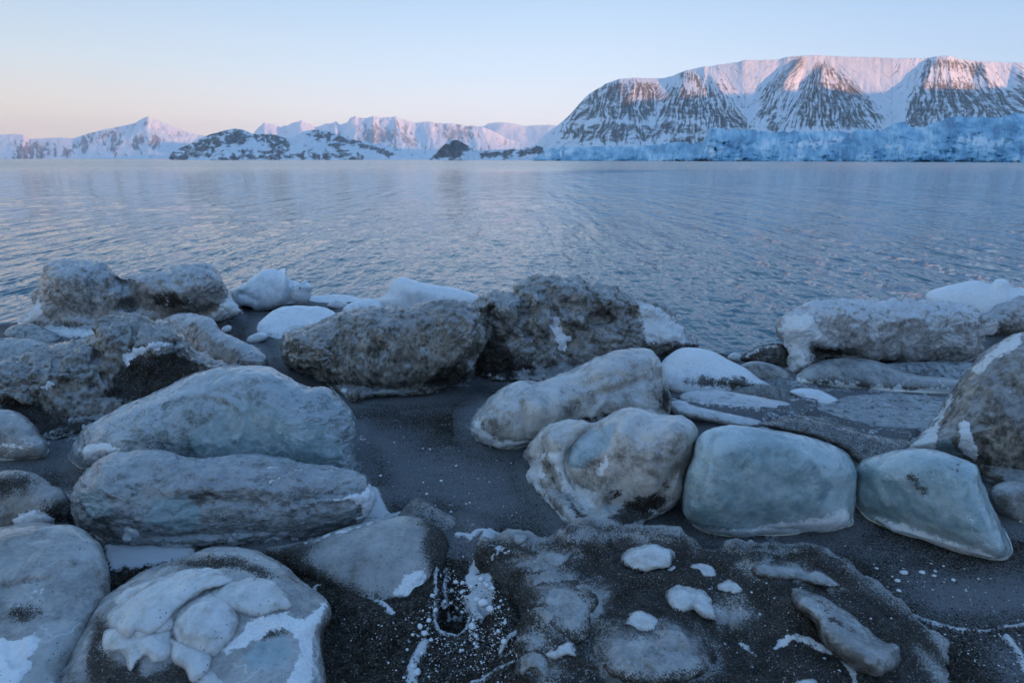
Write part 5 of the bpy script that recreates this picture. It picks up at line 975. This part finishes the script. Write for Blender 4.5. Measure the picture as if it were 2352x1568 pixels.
# ------------------------------------------------------------------ small loose things
rs = np.random.RandomState(11)
def scatter(region, n, size, name, label, cat, group, mat='snowm', on=None, flat=.75, seed=0, amp=.16, seg=10, **kw):
    x0, x1, y0, y1 = region
    for i in range(n):
        if callable(region): pass
        x, y = rs.uniform(x0, x1), rs.uniform(y0, y1)
        s_ = size[0] + (size[1] - size[0]) * rs.rand() ** 2
        p = gpoint(x, y, s_ * .25)
        pebble(name, p, (s_, s_ * rs.uniform(.6, 1), s_ * flat * rs.uniform(.7, 1)), (0, 0, 1), M[mat], label, cat, group, seed=seed + i, amp=amp, seg=seg, rot=rs.uniform(0, 3), attrs=dict(snow=-.6))
cr_lab = 'white crumb of crusted snow beside the footprint-like hollow'
for (x, y, s_) in [(1110,1388,.020),(1095,1378,.012),(1125,1400,.014),(1132,1420,.012),(1085,1440,.016),(965,1440,.012),(985,1425,.010),(975,1455,.012),(948,1458,.007),(1140,1310,.011),(1108,1285,.011),(1125,1300,.014),(1020,1395,.010),(1035,1385,.007),(1000,1402,.010),(958,1545,.014),(948,1530,.010),(935,1492,.006),(1145,1450,.008),(1090,1478,.007),(1160,1430,.007),(1060,1360,.008),(1150,1380,.006),(1118,1345,.012),(1105,1330,.011),(1132,1352,.009),(968,1500,.008),(990,1470,.008)]:
    pebble('snow_crumb', gpoint(x, y, s_ * .3), (s_, s_ * .8, s_ * .7), (0, 0, 1), M['snowm'], cr_lab, 'snow crumb', 'snow crumbs round the hollow', seed=int(x), amp=.22, seg=14, rot=x % 3, attrs=dict(snow=-.4))
pebble('snow_lump', gpoint(1158, 1478, .008), (.011, .010, .010), (0, 0, 1), M['snowm'], 'single round white snow ball on dark sand right of the hollow', 'snow lump', seed=3, amp=.1)
scatter((870, 1190, 1000, 1190), 26, (.004, .010), 'ice_fragment', 'tiny white ice chip on the bare sand between the glassy and cream blocks', 'ice chip', 'ice chips on the middle sand', 'white', flat=.5)
scatter((1960, 2340, 1290, 1360), 22, (.004, .011), 'ice_fragment', 'tiny white ice chip on the sand in front of the pointed blue wedge', 'ice chip', 'ice chips by the blue wedge', 'white', flat=.5, seed=40)
scatter((1590, 2040, 1236, 1262), 12, (.003, .008), 'ice_fragment', 'tiny ice chip on the sand at the foot of the blue boulder', 'ice chip', 'ice chips at the foot of the blue boulder', 'white', flat=.5, seed=70)
scatter((760, 1000, 1395, 1560), 30, (.002, .006), 'snow_crumb', 'tiny snow crumb on the dark sand left of the hollow', 'snow crumb', 'snow crumbs on the foreground sand', seed=90)
for x, y, s_, lb in [(2076,1316,.014,'oval white ice chip on sand below the blue wedge, nearest to the black mound'), (2118,1315,.011,'angular white ice chip right of the oval one'), (2061,1334,.010,'small white ice chip just below the oval one'), (2145,1322,.008,'smallest white ice chip in the row below the blue wedge')]:
    pebble('ice_chunk', gpoint(x, y, s_ * .25), (s_ * 1.2, s_ * .8, s_ * .6), (0, 0, 1), M['white'], lb, 'ice chip', seed=int(x), amp=.25)
pebble('ice_chunk', gpoint(1720, 1243, .008) + np.array([.0, -.02, 0]), (.014, .012, .012), (0, 0, 1), M['white'], 'white ice chip against the foot of the blue-green boulder', 'ice chip', seed=8, amp=.25)
pebble('pebble', gpoint(1124, 1464, .003), (.006, .005, .004), (0, 0, 1), M['sandy'], 'single rust-brown pebble on dark sand below the hollow', 'pebble', seed=8, amp=.2, attrs=dict(sand=-.3))
for x, y, s_ in [(1700, 1368, .010), (1690,1470,.004), (1560,1500,.004), (1760,1500,.004), (1870,1360,.004)]: pass
for q in range(46):
    x = rs.uniform(1650, 2050); y = rs.uniform(1290, 1560)
    if y < 1250 + (x - 1850) * .75: continue
    try: dd = hbig(x, y); nn = hbig.nrm(x, y)
    except Exception: continue
    s_ = .002 + .004 * rs.rand() ** 2; p = np.array([0, 0, CAM_H]) + ray(x, y) * (dd - .001)
    pebble('ice_fragment', p, (s_, s_ * .8, s_ * .7), nn, M['white'], 'tiny pale ice grain lying on the black sandy mound', 'ice grain', 'ice grains on the black mound', seed=q, amp=.2, seg=8)

# more crusted crumbs thrown about the hollow
for i in range(90):
    x = rs.normal(1075, 55); y = rs.normal(1400, 62)
    if not (960 < x < 1180 and 1270 < y < 1560): continue
    s_ = .0025 + .008 * rs.rand() ** 3
    pebble('snow_crumb', gpoint(x, y, s_ * .3), (s_, s_ * .8, s_ * .7), (0, 0, 1), M['snowm'], cr_lab, 'snow crumb', 'snow crumbs round the hollow', seed=i, amp=.25, seg=10, rot=x % 3, attrs=dict(snow=-.4))
# sand and rime banked up against the feet of the blocks
mg = ground.data; cg = np.empty(len(mg.vertices) * 3, np.float32); mg.vertices.foreach_get('co', cg); cg = cg.reshape(-1, 3)
sf = np.empty(len(cg), np.float32); mg.attributes['snow'].data.foreach_get('value', sf)
ff = np.empty(len(cg), np.float32); mg.attributes['frost'].data.foreach_get('value', ff)
W_ = cg + np.array(ground.location); gx_, gy_ = sheet(W_); nb_ = fbm(W_ / .10, 3)
for O, Dm, rb in FOOT:
    lo = O[:, 1] > O[:, 1].mean(); x0, x1, y1 = O[:, 0].min(), O[:, 0].max(), O[:, 1].max(); y0 = O[:, 1].mean()
    m = (gx_ > x0 - 40) & (gx_ < x1 + 40) & (gy_ > y0 - 30) & (gy_ < y1 + 40)
    if not m.any() or x1 - x0 < 60: continue
    Q = O[lo]; idx = np.where(m)[0]; st_ = max(1, len(Q) // 60); Q = Q[::st_]
    d = np.full(len(idx), 1e9)
    for qx, qy in Q: d = np.minimum(d, np.hypot(gx_[idx] - qx, (gy_[idx] - qy)))
    dm = np.maximum(d - np.hypot(*(Q[1] - Q[0])) * .3, 0) * Dm / F
    cg[idx, 2] += .018 * np.exp(-(dm / .045) ** 2)
    if y1 < 1260: 
        sf[idx] = np.maximum(sf[idx], np.clip(.02 - dm / .06 + 1.3 * nb_[idx], -1, .25) - .12)
        ff[idx] = np.maximum(ff[idx], 1 - dm / .12)
mg.vertices.foreach_set('co', cg.ravel().astype(np.float32)); mg.attributes['snow'].data.foreach_set('value', sf); mg.attributes['frost'].data.foreach_set('value', ff); mg.update()

# ---- loose gravel and frost crumbs nobody could count
def litter(name, P, S, mat, label, seed):
    r = np.random.RandomState(seed); n = len(P)
    O6 = np.array([(1,0,0),(-1,0,0),(0,1,0),(0,-1,0),(0,0,1),(0,0,-1)], float); Fq = np.array([(0,2,4),(2,1,4),(1,3,4),(3,0,4),(2,0,5),(1,2,5),(3,1,5),(0,3,5)])
    th = r.uniform(0, 6.28, n); c, s_ = np.cos(th), np.sin(th)
    V = O6[None] * (r.uniform(.6, 1.3, (n, 6, 1))) * np.stack([np.ones(n), r.uniform(.6, 1, n), r.uniform(.45, .8, n)], -1)[:, None]
    V = np.stack([V[..., 0] * c[:, None] - V[..., 1] * s_[:, None], V[..., 0] * s_[:, None] + V[..., 1] * c[:, None], V[..., 2]], -1) * S[:, None, None] + P[:, None]
    Fc = (Fq[None] + (np.arange(n) * 6)[:, None, None]).reshape(-1, 3); V = V.reshape(-1, 3)
    o = mesh_obj(name, V, Fc, mat, {k2: np.full(len(V), -1.) for k2 in ('snow', 'sand', 'glass')}, V.mean(0), smooth=False); tag(o, label, kind='stuff')
def on_ground(n, regions, seed):
    r = np.random.RandomState(seed); out = []
    for (x0, x1, y0, y1), wt in regions:
        for _ in range(int(n * wt)): out.append(gpoint(r.uniform(x0, x1), r.uniform(y0, y1)))
    return np.array(out)
def flat_mat(name, a, b_):
    s = NT(name); s.l(s.mix(s.map(s.noise(60, 2), .35, .65), a, b_), s.b.inputs['Base Color']); s.b.inputs['Roughness'].default_value = .8; s.b.inputs['Specular IOR Level'].default_value = .2; return s.m
r_ = np.random.RandomState(5)
G1 = on_ground(9000, [((-100, 2450, 800, 1000), .25), ((780, 1350, 930, 1250), .25), ((1500, 2450, 1180, 1460), .25), ((640, 1250, 1230, 1600), .35), ((2000, 2450, 1400, 1600), .08)], 1)
litter('gravel', G1, .0015 + .0055 * r_.rand(len(G1)) ** 3, flat_mat('dark_gravel', (.03, .03, .03), (.15, .14, .13)), 'fine dark gravel strewn over the beach', 1)
G2 = np.concatenate([on_ground(3500, [((780, 1350, 930, 1250), .25), ((1500, 2450, 1180, 1460), .25), ((2050, 2450, 1430, 1600), .15)], 2), np.array([gpoint(x, y) for x, y in zip(r_.normal(1080, 75, 2600), np.clip(r_.normal(1400, 90, 2600), 1240, 1640))])])
litter('frost_crumbs', G2, .0012 + .004 * r_.rand(len(G2)) ** 3, M['snowm'], 'fine white frost crumbs scattered on the sand', 2)
cb = co_[r_.randint(0, len(co_), 14000)]; cb = cb[(cb[:, 2] > ZG + .02) & (sheet(cb)[1] > 1225)]
litter('gravel', cb[:3500], .001 + .0035 * r_.rand(min(3500, len(cb))) ** 3, flat_mat('brown_gravel', (.03, .027, .022), (.17, .14, .11)), 'fine gravel frozen onto the black mound', 3)
cb2 = cb[3500:]; litter('frost_crumbs', cb2[:1500], .0008 + .003 * r_.rand(min(1500, len(cb2))) ** 3, M['snowm'], 'fine ice crumbs on the black mound', 4)
